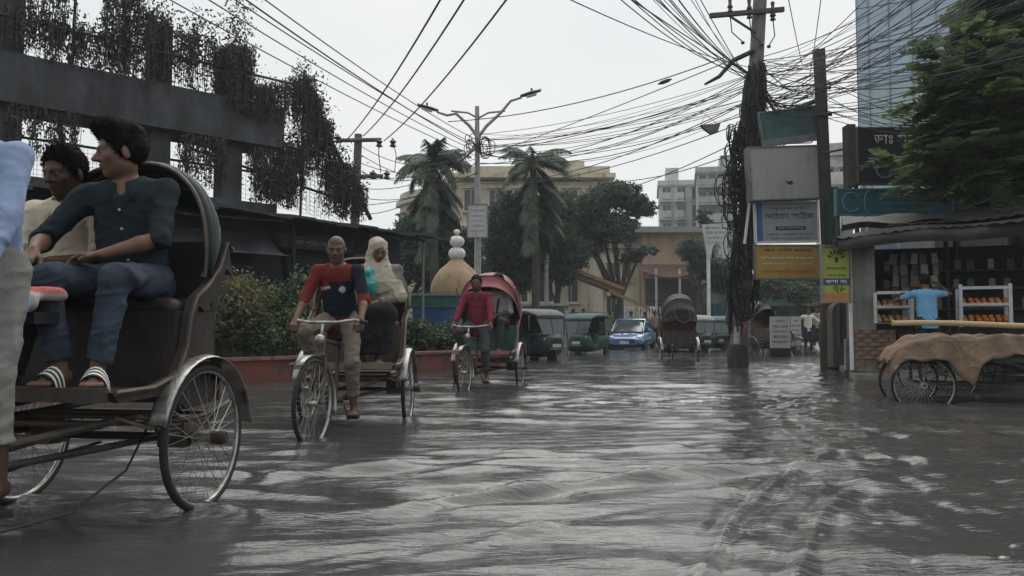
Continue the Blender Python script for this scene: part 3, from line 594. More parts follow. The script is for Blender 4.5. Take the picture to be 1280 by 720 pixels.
# feathery roadside tree over the shop on the right
rb = (X(1275, 16.5), 16.6, 0.05); rt = thing('feathery_tree', 'feathery light green tree overhanging the shop and black billboard', 'tree', rb)
s = MB(); s.tube([(0, 0, 0), (.05, -.1, 1.5), (-.05, -.2, 3.2), (-.1, -.4, 4.4)], [.28, .25, .21, .16], 10); s.build('trunk', m_bark, rt)
Q = []; Q2 = []; lm = MB(); r = np.random.default_rng(5)
targets = []
for px, py, d, n_ in ((1203, 128, 13.2, 30), (1208, 195, 13.2, 22), (1214, 165, 13.2, 30), (1205, 92, 13.6, 34), (1246, 38, 14, 40), (1268, 15, 14, 44), (1270, 60, 13.5, 50), (1238, 108, 13.5, 46), (1218, 140, 13.5, 40), (1252, 160, 13.8, 50), (1275, 120, 13.2, 46), (1215, 205, 13.6, 34), (1245, 215, 14, 44), (1272, 215, 13.8, 44), (1190, 222, 13.5, 16), (1285, 10, 13.5, 40), (1310, 180, 14, 40), (1320, 90, 14, 44), (1350, 40, 14.5, 44), (1340, 160, 14.5, 40), (1150, 205, 13.3, 6), (1295, -30, 14.3, 40), (1325, -20, 14.5, 40)):
    p = at(px, py, d); c = np.array(p)-np.array(rb); targets.append(c)
    st = np.array([-.1, -.4, 4.4]) if c[2] > 4.3 else np.array([-.05, -.2, 3.4]); mid = (st+c)/2+np.array([0, 0, .35]); lm.tube([st, mid, c], [.07, .045, .015], 6)
    for k in range(int(n_*1.35)):
        o = c+r.normal(size=3)*np.array([.27, .5, .24]); az = r.random()*6.28 if r.random() < .4 else math.pi+r.normal()*.7; e = R(r.uniform(-25, 35)); ln = r.uniform(.35, .65)
        if k % 5 == 0: lm.tube([c, (c+o)/2+[0, 0, .05], o], [.014, .01, .004], 4, caps=False)
        for b_ in range(3):
            a2 = az+(b_-1)*.55+r.normal()*.1; e2 = e+r.normal()*.2; p = o.copy(); yl = (r.random() < .16+.3*(o[2] < 2.6))
            dirv = np.array([math.cos(a2)*math.cos(e2), math.sin(a2)*math.cos(e2), math.sin(e2)]); side = unit(np.cross(dirv, [0, 0, 1]))
            for j in range(8):
                q = p+dirv*ln*j/8-np.array([0, 0, .22*(j/8)**2*ln]); sz = .145*math.sin(math.pi*(.2+.75*j/8))+.02
                for sg in (-1, 1):
                    e3 = q+side*sg*sz+dirv*sz*.4+np.array([0, 0, r.normal()*.012]); w3 = dirv*.045; (Q2 if yl else Q).append([q-w3*.3, q+w3, e3+w3*.3, e3-w3*.8])
lm.build('limb', m_bark, rt); link('foliage', quads_mesh('foliage', np.array(Q), LEAF['rain']), rt); link('young_foliage', quads_mesh('young_foliage', np.array(Q2), LEAF['rain2']), rt)

fs = thing('far_shop_row', 'far dark row of shops with coloured awnings behind the notice boards', 'building', (X(905, 50), 50, 0))
MB().box((5, 3, 1.9), (10.5, 6, 4.0)).build('wall', M('far_shop_wall', (.10, .115, .11), .9, var=.4, vs_=.8), fs); MB().box((5, 2.5, 4.05), (10.9, 7.4, .3)).build('roof', m_roofc, fs)
for i, (x, w_, cc) in enumerate(((1.2, 1.9, (.28, .14, .06)), (3.3, 1.9, (.05, .12, .10)), (5.5, 2.0, (.22, .17, .08)), (7.8, 2.1, (.06, .10, .12)))):
    g = np.array([[(xx, -1.2+k*.24, 2.3+k*.14+.03*math.sin(xx*6)) for xx in np.linspace(x-w_/2, x+w_/2, 10)] for k in range(6)]); MB().grid(g).build('awning', M('far_awning%d' % i, cc, .8), fs, smooth=4)
    MB().box((x, -.06, 3.2), (w_*.9, .1, .6)).build('name_board', M('far_board%d' % i, (.3*(1-i*.15), .25, .12+.05*i), .7), fs); MB().box((x, -.04, 1.1), (w_*.8, .06, 1.9)).build('shutter', M('far_shutter', (.05, .05, .05), .8), fs)
# ================================================================== poles, lamp, cables
m_pole = M('pole_concrete', (.16, .155, .15), .9, var=.3, vs_=3, dirt=((.07, .07, .07), .5, 3))
m_dark = M('weathered_dark', (.06, .058, .056), .9, var=.4, vs_=4)
PA = Vector((X(922, 18.6), 18.6, 0)); TA = at(950, 0, 18.6); lean = (TA.x-PA.x)/TA.z
pA = thing('utility_pole', 'tall utility pole wrapped in a thick tangle of black cables', 'pole', PA)
def pa(z): return Vector((lean*z, 0, z))
MB().tube([pa(-.16), pa(4), pa(9.6)], [.21, .19, .15], 14).build('shaft', m_pole, pA)
MB().lathe([(.24, -.15), (.245, .1), (.235, .42), (.22, .5)], (0, 0, 0), 16).build('concrete_collar', m_dark, pA)
for k, (z, c) in enumerate(((.72, (.42, .40, .38)), (.98, (.35, .2, .18)), (.86, (.3, .32, .36)))):
    arcp = [[(lean*zz+.224*math.cos(a), .224*math.sin(a), zz) for a in np.linspace(-2.5+k*.75, -1.85+k*.75, 6)] for zz in (z-.2, z+.2)]
    MB().grid(arcp).build('torn_poster', M('poster%d' % k, c, .9, var=.4, vs_=12), pA, smooth=4)
m_arm = M('arm_dark', (.07, .068, .066), .8)
zc = Z(20, 18.6)
MB().box((lean*zc-.35, -.2, zc), (1.75, .1, .1), (0, R(-5), 0)).build('crossarm', m_arm, pA)
MB().cyl((lean*zc-.8, -.2, zc-.05), (lean*(zc-.5), -.1, zc-.5), .03).build('brace', m_arm, pA)
m_ins = M('insulator', (.05, .04, .038), .3)
for dx in (-.72, -.27, .28):
    c = (lean*zc+dx-.02, -.2, zc+.05-.09*dx); MB().lathe([(.03, -.22), (.07, -.2), (.04, -.13), (.075, -.1), (.04, -.02), (.07, .02), (.035, .1), (.05, .22), (.02, .25)], c, 10).build('insulator', m_ins, pA)
    MB().tube([(c[0], -.2, c[2]-.2), (c[0]+.02, -.25, c[2]-.6), (c[0]+.28*(1 if dx < 0 else -.4), -.22, c[2]-.82)], .014, 5).build('jumper_wire', m_cable, pA)
    MB().ell((c[0]+.28*(1 if dx < 0 else -.4), -.22, c[2]-.84), (.05, .05, .04), 8, 6).build('clamp', m_ins, pA)
MB().tube([(lean*7.4-.1, -.1, 7.4), (-.05, -.15, 7.15), (-.4, -.2, 6.75), (-.75, -.25, 6.55)], [.06, .06, .05, .03], 6).build('cable_arm', m_cable, pA)
cb = MB(); r = np.random.default_rng(3)
for i in range(74):                                   # the tangle down the pole
    a0 = r.random()*6.28; z0 = r.uniform(6.3, 7.15); z1 = r.uniform(.55, 4.6); k = 14; pts = []
    for j in range(k):
        z = z0+(z1-z0)*j/(k-1); wv = (.19+.22*math.exp(-((z-4.7)/1.1)**2)+.14*math.exp(-((z-1.9)/.8)**2))*(.75+.5*r.random()); a = a0+j*.16+r.normal()*.22
        pts.append((lean*z+wv*math.cos(a)-.02, wv*.9*math.sin(a)-.06, z+r.normal()*.05))
    cb.tube(pts, r.uniform(.014, .036), 5)
cbo = cb.build('cable_tangle', m_cable, pA); cbo['kind'] = 'stuff'
def coil(cx, cz, rad, n_, nm='cable_coil', y=-.32, par=None, th=.012):
    c = MB()
    for i in range(n_):
        rr_ = rad*r.uniform(.45, 1.15); tl = r.normal()*.8; ox, oz, ex = r.normal()*.09, r.normal()*.13, r.uniform(.5, 1.1); pts = [(cx+ox+rr_*ex*math.cos(a), y+tl*.2*math.sin(a+tl), cz+oz+rr_*1.15*math.sin(a+.3*math.sin(2*a+tl))) for a in np.linspace(0, 2*math.pi, 22)[:-1]]
        c.tube(pts, th, 5, closed=True)
    return c.build(nm, m_cable, par if par else pA)
for px, py, rad, n_ in ((915, 172, .2, 9), (914, 196, .22, 9), (910, 245, .3, 14), (914, 268, .26, 12), (914, 225, .24, 9), (925, 330, .24, 9), (912, 350, .26, 9), (926, 385, .28, 12), (918, 300, .24, 8), (932, 150, .22, 8)):
    p = at(px, py, 18.6); coil(p.x-PA.x, p.z, rad, n_)
for i in range(16):                                   # hanging droppers and loops on the right of the shaft
    z = r.uniform(5.6, 7.0); x = lean*z+.25; MB().tube([(x-.1, -.15, z), (x+r.uniform(.1, .4), -.2, z-.4-r.random()*.4), (x+r.uniform(.3, 1.3), -.15, z-.2-.4*r.random()), (x+1.35, -.05, z-r.random()*.3)], .014, 4).build('dropper', m_cable, pA)

PB = Vector((X(1040, 17.6), 17.6, 0)); TB = at(1024, 68, 17.6); lb = (TB.x-PB.x)/TB.z
pB = thing('steel_post', 'leaning dark post carrying the edge of the signboards', 'post', PB)
MB().box((lb*TB.z/2, 0, TB.z/2), (.2, .2, TB.z+.2), (0, math.atan(lb), 0)).build('shaft', m_dark, pB)
MB().lathe([(.24, -.15), (.25, .6), (.22, 1.4), (.16, 1.6)], (-.02, 0, 0), 12).build('root_stump', m_bark, pB)
MB().tube([(lb*4.7, -.1, 4.75), (.4, -.12, 4.85), (.62, -.1, 4.9)], .025, 5).build('bracket', m_arm, pB)
for z in (6.2, 5.6): MB().box((lb*z, -.13, z), (.34, .06, .06)).build('cleat', m_arm, pB)

# utility pole on the left
QL = Vector((X(437, 20.5), 20.5, 0)); ql = thing('utility_pole', 'grey utility pole with two crossarms beside the overgrown frame', 'pole', QL)
zt = Z(168, 20.5); tl_ = (at(448, 168, 20.5).x-QL.x)/zt
MB().tube([(0, 0, -.15), (tl_*zt, 0, zt)], [.14, .1], 12).build('shaft', m_pole, ql)
for py, x0, x1 in ((177, -.5, .62), (222, -.25, .7)):
    z = Z(py, 20.5); xc = tl_*z; MB().cyl((xc+x0, -.12, z), (xc+x1, -.12, z+.02), .055, n=8).build('crossarm', m_pole, ql)
    for k, x in enumerate((x0, x1-.05, x1+.3) if py == 177 else (x0, x1-.25, x1+.1)):
        MB().lathe([(.03, -.12), (.095, -.09), (.05, -.02), (.095, .03), (.045, .08), (.02, .12)], (xc+x, -.12, z+(.05 if k == 0 or py > 200 else -.06)), 10).build('insulator', m_ins, ql)
        if py == 177: MB().tube([(xc+x, -.15, z), (xc+x-.1+.1*k, -.2, z-.4), (xc+x+.05, -.15, Z(222, 20.5)+.1)], .012, 4).build('jumper_wire', m_cable, ql)

# street lamp
SL = Vector((X(597, 23.5), 23.5, 0)); slp = thing('street_lamp', 'double-armed grey street lamp with curved brackets', 'street lamp', SL)
m_lp = M('lamp_grey', (.30, .30, .29), .5, metal=.4); zt = Z(133, 23.5); K = 23.5/1000
MB().tube([(0, 0, -.15), (0, 0, 3), (-.03, 0, zt)], [.13, .10, .065], 14).build('shaft', m_lp, slp)
def lamp_arm(sg, ex, ez):
    z0 = Z(172, 23.5); e = ((ex-597)*K, 0, Z(ez, 23.5))
    MB().tube([(0, 0, z0), (sg*.25, 0, z0+.35), (sg*.65, 0, z0+.72), (e[0]*.75, 0, e[2]-.1), e], [.05, .05, .045, .04, .035], 8).build('arm', m_lp, slp)
    MB().tube([(0, 0, Z(148, 23.5)), (sg*.3, 0, Z(141, 23.5)), (sg*.8, 0, z0+.8)], .03, 6).build('stay', m_lp, slp)
    hd = MB(); n_ = 9; A = []
    for i in range(n_):
        t = i/(n_-1); w_ = .06+.11*math.sin(math.pi*min(1, t*1.1)); A.append([(e[0]+sg*(t*.62-.04), w_*math.cos(a), e[2]+.03+t*.18+.06*math.sin(a)*(1 if math.sin(a) > 0 else .5)) for a in np.linspace(0, 2*math.pi, 13)[:-1]])
    hd.grid(A, True); hd.build('lamp_head', M('lamp_head', (.1, .1, .1), .5), slp, smooth=4); MB().box((e[0]+sg*.3, 0, e[2]+.06), (.3, .16, .03), (0, -sg*R(16), 0)).build('lens', m_inkw, slp); MB().cyl((e[0]+sg*.3, 0, e[2]+.14), (e[0]+sg*.3, 0, e[2]+.28), .03).build('sensor', m_ins, slp)
lamp_arm(-1, 545, 140); lamp_arm(1, 652, 122)
coil(-.22, Z(183, 23.5), .2, 7, par=slp, y=-.15); coil(.2, Z(180, 23.5), .22, 7, par=slp, y=-.15)
def board(name, label, cat, c, w, h, dep, mat, framem, yaw=0., tilt=0., posts=(), frame_t=.03):
    t = thing(name, label, cat, c, 0, None, (0, tilt, yaw))
    MB().box((0, dep/2, 0), (w, dep, h)).build('panel', mat, t)
    f = MB()
    if frame_t:
        for sx in (-1, 1): f.box((sx*(w/2+frame_t/2-.004), dep/2-.01, 0), (frame_t, dep+.03, h+2*frame_t))
        for sz in (-1, 1): f.box((0, dep/2-.01, sz*(h/2+frame_t/2-.004)), (w-.01, dep+.03, frame_t))
        f.build('frame', framem, t)
    return t
m_swht = M('sign_white', (.46, .47, .47), .6, var=.1, vs_=3, dirt=((.3, .3, .28), .3, 3))
ls = board('hanging_sign', 'pale notice sign strapped to the street lamp shaft', 'sign', at(597, 276, 23.3), .56, .95, .05, m_swht, m_steel)
for i, (tx, w_) in enumerate((('ডাকা নগর', .4), ('পাঠাগার', .3), ('সড়ক ৭ বাড়ি', .44), ('যোগাযোগ', .36), ('০১৭১২৩৪', .42))): lettering(ls, tx, w_, .07, 0, .3-i*.15, -.008, M('faded_blue', (.16, .19, .26), .8))

# ---- overhead cables
def cable(name, label, cat, group, p, q, sag, rad=.012, n_=14):
    p, q = Vector(p), Vector(q); pts = [p.lerp(q, t)+Vector((0, 0, -4*sag*t*(1-t))) for t in np.linspace(0, 1, n_)]
    mb = MB(); o0 = pts[0]; mb.tube([x-o0 for x in pts], rad, 5, caps=False)
    o = mb.build(name, m_cable, smooth=4, fix=False); o.location = o0; return tag(o, label, cat, group)
rr = random.Random(4)
A_ = lambda py, dx=0: at(936+dx, py, 18.5)
for i in range(15):
    cable('overhead_cable', 'black cable dropping from above the camera to the wrapped pole', 'cable', 'cables from the near side to the wrapped pole', A_(88+rr.uniform(0, 12), -3), at(668+i*11.5+rr.uniform(-6, 6), -80-rr.uniform(0, 25), 9+rr.uniform(-.5, 1)), rr.uniform(.05, .35), rr.choice([.006, .007, .009, .011]))
cable('overhead_cable', 'single thin cable hanging lower than the near bundle', 'cable', None, A_(84), at(640, -35, 8.5), .12, .008)
for i in range(20):
    cable('overhead_cable', 'black cable running from the wrapped pole across to the street lamp', 'cable', 'cables between wrapped pole and street lamp', A_(94+rr.uniform(0, 46), -2), at(600, 166+rr.uniform(0, 42), 23.4), rr.uniform(.1, .75), rr.choice([.006, .008, .011]))
for i, (py, q, sg) in enumerate(((66, (575, 205), .1), (150, (620, 230), .4), (170, (700, 255), .3), (125, (560, 225), .8), (185, (690, 215), .6), (142, (700, 195), .2))):
    cable('overhead_cable', 'loose stray cable sagging left of the wrapped pole', 'cable', 'stray cables left of the wrapped pole', A_(py), at(q[0], q[1], 34), sg, .013)
for i, (x0, py, x1) in enumerate(((432, 176, 556), (454, 170, 586), (480, 176, 640))):
    cable('power_line', ['power line from the outer insulator of the left pole', 'power line from the pole top insulator', 'power line from the inner insulator of the left pole'][i], 'power line', 'power lines of the left pole', at(x0, py, 20.4), at(x1, -10, 9.5), .15, .014)
for i, (x0, py, yy) in enumerate(((195, -10, 196), (242, -12, 190), (282, -8, 182), (288, -14, 186), (318, -10, 176))):
    cable('overhead_cable', ['lowest of the five cables slanting across the sky to the street lamp', 'second lowest cable slanting across the sky to the street lamp', 'middle one of five cables slanting across the sky', 'thickest cable slanting across the sky to the street lamp', 'uppermost cable slanting across the sky to the street lamp'][i], 'cable', 'cables slanting over the concrete frame', at(x0, py, 10), at(598, yy, 23.4), .12, .010 if i != 3 else .013)
for i in range(9):
    cable('overhead_cable', 'short cable strung between the left pole and street lamp', 'cable', 'cables between left pole and street lamp', at(447, 180+i*11, 20.5), at(597, 178+rr.uniform(0, 40), 23.4), rr.uniform(.1, .6), .010)
for i in range(52):
    p = at(952+rr.uniform(-4, 6), rr.uniform(70, 150), 18.4); q = at(1330, -190+i*5.1+rr.uniform(-12, 12), 11+rr.uniform(-1, 1.5))
    cable('overhead_cable', 'black cable fanning from the wrapped pole towards the feathery tree', 'cable', 'cables fanning out past the glass tower', p, q, rr.uniform(.1, .6), rr.choice([.005, .006, .007, .010]))
for i in range(10):
    cable('overhead_cable', 'cable strung from wrapped pole to the leaning post', 'cable', 'cables between wrapped pole and leaning post', at(950, 95+rr.uniform(0, 35), 18.4), at(1024, 92+rr.uniform(0, 45), 17.6), rr.uniform(.05, .35), .011)
for i in range(12):
    cable('overhead_cable', 'low cable leaving the leaning post across the black billboard', 'cable', 'cables right of the leaning post', at(1026, 85+rr.uniform(0, 75), 17.6), at(1330, 20+i*17+rr.uniform(-14, 14), 13.5), rr.uniform(.1, .5), .008)
for x0, x1, y1 in ((880, 1003, 82), (930, 1012, 96), (1012, 962, 110)):
    cable('overhead_cable', {880: 'steep thin cable left above the leaning post', 930: 'steep thin cable dropping straight to the leaning post top', 1012: 'steep thin cable crossing back towards the wrapped pole'}[x0], 'cable', 'steep thin cables', at(x0+100, -30, 12), at(x1, y1, 18), .05, .008)
p0 = at(640, 140, 24); cable('overhead_cable', 'cable with a small splice running to the lamp head', 'cable', None, at(905, 72, 18.6), at(560, 152, 23.5), .3, .014)
sp = at(831, 102, 20); tag(MB().tube([sp+Vector((-.18, 0, -.07)), sp+Vector((-.08, 0, -.03)), sp+Vector((.08, 0, .03)), sp+Vector((.18, 0, .07))], [.012, .05, .05, .012], 8).build('cable_splice', m_cable), 'small dark splice sleeve on a sky-crossing cable', 'splice')
jb = thing('junction_box', 'small dark grey box dangling from the cables beside the wrapped pole', 'box', at(887, 161, 18.6))
MB().prism([(-.22, .08), (-.12, -.02), (.02, -.12), (.18, -.08), (.24, .11), (0, .09)], -.08, .08).build('case', M('box_grey', (.16, .15, .14), .8), jb); MB().tube([(-.2, 0, .09), (-.1, 0, .35), (.2, 0, .1)], .008, 4).build('hanger', m_cable, jb)

# ================================================================== signboards between the poles
dS = 17.9
def sgn(name, label, px0, px1, py0, py1, d, dep, mat, frm, yaw=0., tilt=0., ft=.03):
    c = (at(px0, py0, d)+at(px1, py1, d))/2; w = (px1-px0)*d/1000; h = (py1-py0)*d/1000
    return board(name, label, 'sign', c, w, h, dep, mat, frm, yaw, tilt, frame_t=ft), w, h
m_teal = M('sign_teal', (.05, .125, .13), .7, var=.35, vs_=3, dirt=((.10, .16, .15), .5, 2.5))
s1, w, h = sgn('teal_signboard', 'faded teal signboard topmost between the two poles', 951, 1021, 137, 178, dS, .1, m_teal, m_steel, 0, R(-7))
MB().box((0, -.012, -h/2+.06), (w, .02, .12)).build('grey_strip', M('strip_grey', (.2, .21, .21), .8), s1)
lettering(s1, 'জনতা হাসপাতাল', w*.8, .16, 0, .1, -.008, M('faded_teal_print', (.10, .2, .2), .8)); lettering(s1, 'ও ডায়াগনসটিক', w*.6, .09, .05, -.1, -.008, M('faded_teal_print', (.10, .2, .2), .8))
s2, w, h = sgn('blank_signboard', 'blank grey white lightbox sign with a small hole', 937, 1026, 183, 249, dS-.25, .3, M('lightbox', (.36, .37, .355), .6, var=.08, vs_=2, dirt=((.25, .26, .24), .4, 1.5)), m_steel, R(3), R(-2.5), .025)
MB().prism([(-.08, .05), (-.02, .02), (.06, .04), (.09, -.02), (.03, -.06), (-.04, -.03)], -.005, .004).build('hole', m_ink, s2, loc=(.08, -.002, -.22))
s3, w, h = sgn('white_signboard', 'white signboard with blue edge strip and Bengali lettering', 945, 1022, 253, 302, dS-.05, .12, M('sign_greywhite', (.30, .32, .345), .6, var=.08, vs_=3), m_white, 0, R(-1))
MB().box((-w/2+.07, -.006, 0), (.13, .008, h)).build('blue_strip', M('strip_blue', (.06, .13, .3), .6), s3)
lettering(s3, 'ডাকা শাখায় লাগান', w*.6, .06, .03, h*.34, -.008, m_ink); lettering(s3, 'লাইফা সেইজ', w*.8, .17, .06, h*.17, -.008, m_ink)
MB().box((.08, -.006, -h*.16), (w*.48, .006, .075)).build('dark_bar', m_ink, s3); lettering(s3, 'বাসা ভাড়া হাউজ', w*.42, .045, .08, -h*.16, -.012, m_inkw)
lettering(s3, 'সকাল ১০ টা হইতে রাত ৮ টা', w*.74, .055, .06, -h*.31, -.008, m_ink); lettering(s3, 'ফান : ০১৭১১ ২৩৪৫৬৭', w*.6, .05, .06, -h*.42, -.008, m_ink)
m_yel2 = M('sign_yellow', (.42, .27, .07), .7, var=.15, vs_=2, dirt=((.35, .24, .1), .4, 3))
s4, w, h = sgn('yellow_signboard', 'yellow ochre signboard with red and black lettering', 944, 1024, 307, 348, dS-.1, .08, m_yel2, m_steel)
lettering(s4, 'আল মদিনা ফারমা', w*.75, .09, 0, h*.38, -.008, m_ink); lettering(s4, 'সকল পরকার ঔষধ পাওয়া যায়', w*.85, .07, 0, h*.13, -.008, m_inkw); lettering(s4, 'পাইকারী ও খুচরা', w*.8, .05, 0, -h*.05, -.008, m_inkw); lettering(s4, 'বড় মসজিদ মারকেট', w*.8, .14, .02, -h*.3, -.008, m_inkr)
m_lime = M('sign_lime', (.30, .34, .07), .7, var=.15, vs_=3)
s5, w, h = sgn('lime_signboard', 'lime green signboard with black fan emblem beside the shop pillar', 1028, 1062, 308, 377, 13.75, .05, m_lime, m_steel)
MB().box((0, -.006, -h*.42), (w, .008, h*.15)).build('orange_band', M('band_orange', (.42, .2, .07), .7), s5); MB().box((0, -.006, -h*.14), (w, .008, h*.12)).build('navy_band', m_inkb, s5)
em = MB()
for k in range(6):
    a = .35+k*.48; em.prism([(.07*math.cos(a), .07*math.sin(a)), (.15*math.cos(a-.13), .15*math.sin(a-.13)), (.17*math.cos(a+.06), .17*math.sin(a+.06)), (.12*math.cos(a+.16), .12*math.sin(a+.16))], -.004, .004)
em.prism([(-.02, -.06), (.02, -.06), (.03, .03), (-.03, .03)], -.004, .004)
em.build('emblem', m_ink, s5, loc=(0.01, -.005, h*.27)); lettering(s5, 'ঔষধালয়', w*.75, .075, 0, h*.1, -.008, m_ink); lettering(s5, 'সকল ঔষধ', w*.7, .05, 0, -h*.02, -.008, m_ink); lettering(s5, 'বাসা নং', w*.8, .06, 0, -h*.14, -.012, m_inkw); lettering(s5, '৭৬', w*.42, .12, .05, -h*.28, -.008, m_ink)
gp = thing('green_banner', 'dark green cloth banner hanging right of the leaning post', 'banner', at(1040, 265, 17.2)); MB().grid([[(x, .04*math.sin(x*9+z*3), z) for x in np.linspace(-.1, .14, 6)] for z in np.linspace(-.65, .55, 9)]).build('cloth', M('banner_green', (.03, .075, .065), .8), gp, smooth=4)
wpb = thing('white_bar', 'thin white tube light fixed upright on the wrapped pole', 'tube light', at(934, 275, 18.2)); MB().cyl((-.07, 0, -.55), (.07, 0, .5), .035).build('tube', m_inkw, wpb); MB().cyl((0, .02, -.05), (0, .25, -.05), .02).build('bracket', m_arm, wpb)
cbx = thing('electric_cabinet', 'grey arched-top cabinet below the lime signboard', 'cabinet', at(1053, 458, 16.9)+Vector((0, 0, -.02)))
pr = [(-.19, 0), (.19, 0), (.19, 1.15)]+[(.19*math.cos(a), 1.15+.22*math.sin(a)) for a in np.linspace(.2, math.pi-.2, 9)]+[(-.19, 1.15)]
MB().prism(pr, 0, .3).build('case', M('cabinet_grey', (.13, .13, .115), .7, dirt=((.07, .06, .05), .4, 5)), cbx); MB().prism([(x*.8, .1+z*.86) for x, z in pr], -.012, .001).build('door', M('cabinet_door', (.11, .11, .10), .7), cbx)
pst = thing('concrete_marker', 'short pale concrete marker post beside the brick plinth', 'post', (X(1059, 14.6), 14.6, 0)); MB().box((0, 0, .33), (.11, .1, .7), taper=.85).build('post', m_conc, pst); MB().lathe([(.1, -.05), (.1, .08), (.07, .12)], n=10).build('foot', m_dconc, pst)
# standing notice boards and pole sign
for (px, d, w_, h_, lab, z0) in ((975, 25, .62, .98, 'white notice board on legs with rows of lettering in the water', .28), (995, 27.5, .34, 1.0, 'narrow pale board half hidden behind the white notice board', .3)):
    t = thing('notice_board', lab, 'notice board', (X(px, d), d, 0)); MB().box((0, 0, z0+h_/2), (w_, .06, h_)).build('panel', m_swht, t)
    for sx in (-1, 1): MB().box((sx*w_*.4, .05, .2), (.06, .06, .75)).build('leg', m_iron, t)
    MB().box((0, .02, .12), (w_, .1, .3)).build('foot_panel', m_iron, t)
    for i, tx in enumerate(('পারকিং', 'নিষেধ এলাকা', 'গাড়ি রাখা', 'আদেশ করমে', 'করতৃপকষ')): lettering(t, tx, w_*(.45 if i == 0 else .8), .09, 0, z0+h_*.86-i*h_*.17, -.035, m_ink)
ps = thing('pole_sign', 'tapering white pole sign with rows of lettering and arched cut', 'sign', (X(886, 33), 33, 0))
MB().cyl((0, 0, -.15), (.02, 0, 4.6), .075).build('post', m_white, ps)
c0 = at(893, 300, 33)-Vector((X(886, 33), 33, 0)); P_ = [(-.55, .62), (.55, .7), (.42, -.75), (.3, -.8), (.22, -.3), (.05, -.12), (-.12, -.3), (-.2, -.8), (-.34, -.8)]
MB().prism([(c0.x+x, c0.z+z) for x, z in P_], -.18, -.1).build('panel', m_swht, ps)
for i, tx in enumerate(('মেডিকেল হল', 'ডাঃ হাসান', 'এম বি বি এস', '০১৭১১')): lettering(ps, tx, .85-.08*i, .12, c0.x, c0.z+.48-i*.2, -.186, M('faded_ink', (.12, .13, .15), .8))
# ================================================================== roadside shop on the right
SX0 = X(1064, 14); SROT = R(-21); SM = Matrix.Translation((SX0, 14, .1)) @ Matrix.Rotation(SROT, 4, 'Z')
def slx(px):
    u = (px-640)/1000; return (u*14-SX0)/(math.cos(SROT)+u*math.sin(-SROT))
shop = thing('roadside_shop', 'open-fronted roadside shop with patched tin roof and brick plinth', 'shop', (SX0, 14, .1), SROT)
m_plas = M('grey_plaster_pillar', (.24, .24, .225), .9, var=.15, vs_=3, dirt=((.12, .115, .1), .5, 3))
m_brick = M('brick_red', (.20, .105, .075), .9, var=.35, vs_=9, bump=.5, bs=30, dirt=((.24, .21, .17), .5, 6)); m_mort = M('mortar', (.19, .165, .135), .95, dirt=((.09, .08, .07), .5, 4))
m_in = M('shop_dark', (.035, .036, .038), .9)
MB().box((.2, .15, 1.5), (.40, .3, 1.5)).build('pillar', m_plas, shop); MB().cyl((.0, -.03, .05), (.0, -.03, 2.25), .035).build('pipe', m_white, shop)
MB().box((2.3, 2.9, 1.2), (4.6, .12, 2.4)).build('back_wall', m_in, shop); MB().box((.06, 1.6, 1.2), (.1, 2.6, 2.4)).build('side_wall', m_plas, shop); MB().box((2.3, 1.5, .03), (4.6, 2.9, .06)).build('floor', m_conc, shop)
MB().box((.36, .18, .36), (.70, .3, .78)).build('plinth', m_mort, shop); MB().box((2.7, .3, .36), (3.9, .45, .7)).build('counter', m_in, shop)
bmesh_ = MB().box((0, 0, 0), (.21, .06, .062)).mesh('brick', m_brick, None); hb = MB().box((0, 0, 0), (.1, .06, .062)).mesh('brick', m_brick, None)
for row in range(10):
    x = .0 if row % 2 else .0
    cells = [(.105, 0), (.33, 0), (.555, 0)] if row % 2 == 0 else [(.05, 1), (.22, 0), (.445, 0), (.62, 1)]
    for cx, half in cells:
        if row < 3 and random.random() < .35: continue
        link('brick', hb if half else bmesh_, shop, (cx+.02, .035+random.uniform(-.012, .008), .05+row*.074), (0, R(random.uniform(-1.5, 1.5)), R(random.uniform(-2, 2))))
    for k in range(2): link('brick', bmesh_, shop, (.012+random.uniform(-.004, .004), .16+k*.225-(row % 2)*.05, .05+row*.074), (0, 0, R(90)))
m_sheet = M('roof_sheet', (.10, .10, .10), .6, metal=.2, var=.4, vs_=2, stretch=(1, 6, 1), dirt=((.17, .16, .15), .5, 2))
def sheet(x0, x1, y0, y1, z00, z10, z01, z11, nm='roof_sheet', mat=m_sheet, waves=14, par=shop):
    A = []
    for j, y in enumerate(np.linspace(y0, y1, 10)):
        t = j/9; A.append([(x, y, (z00*(1-s)+z10*s)*(1-t)+(z01*(1-s)+z11*s)*t+.014*math.sin(s*waves*6.28)+.02*math.sin(x*3+y*2)) for s, x in [(q/79, x0+(x1-x0)*q/79) for q in range(80)]])
    o = MB().grid(A).build(nm, mat, par, smooth=4); so_ = o.modifiers.new('s', 'SOLIDIFY'); so_.thickness = .012; return o
sheet(-.25, 2.2, -.75, 3.1, 2.3, 2.45, 2.55, 2.75); sheet(2.0, 5.0, -.95, 3.1, 2.42, 2.62, 2.75, 2.9); sheet(.6, 3.4, -.55, 2.9, 2.47, 2.64, 2.76, 2.88)
g = np.array([[(x, -.62-.10*math.sin(math.pi*k/6)-.03*math.sin(x*7), 2.36+.07*x-.27*k/6+.04*math.sin(x*2.3)) for x in np.linspace(-.2, 4.9, 40)] for k in range(7)])
MB().grid(g).build('tarpaulin', M('roof_tarp', (.075, .075, .075), .7, var=.5, vs_=2, bump=.6, bs=5), shop, smooth=4)
g = np.array([[(x, .1+.9*k/6, 2.62+.18*math.sin(math.pi*k/6)+.03*math.sin(x*6+k)) for x in np.linspace(-.1, 3.0, 30)] for k in range(7)])
MB().grid(g).build('folded_tarpaulin', M('roof_tarp2', (.13, .13, .125), .6, var=.4, vs_=3, bump=.6, bs=6), shop, smooth=4)
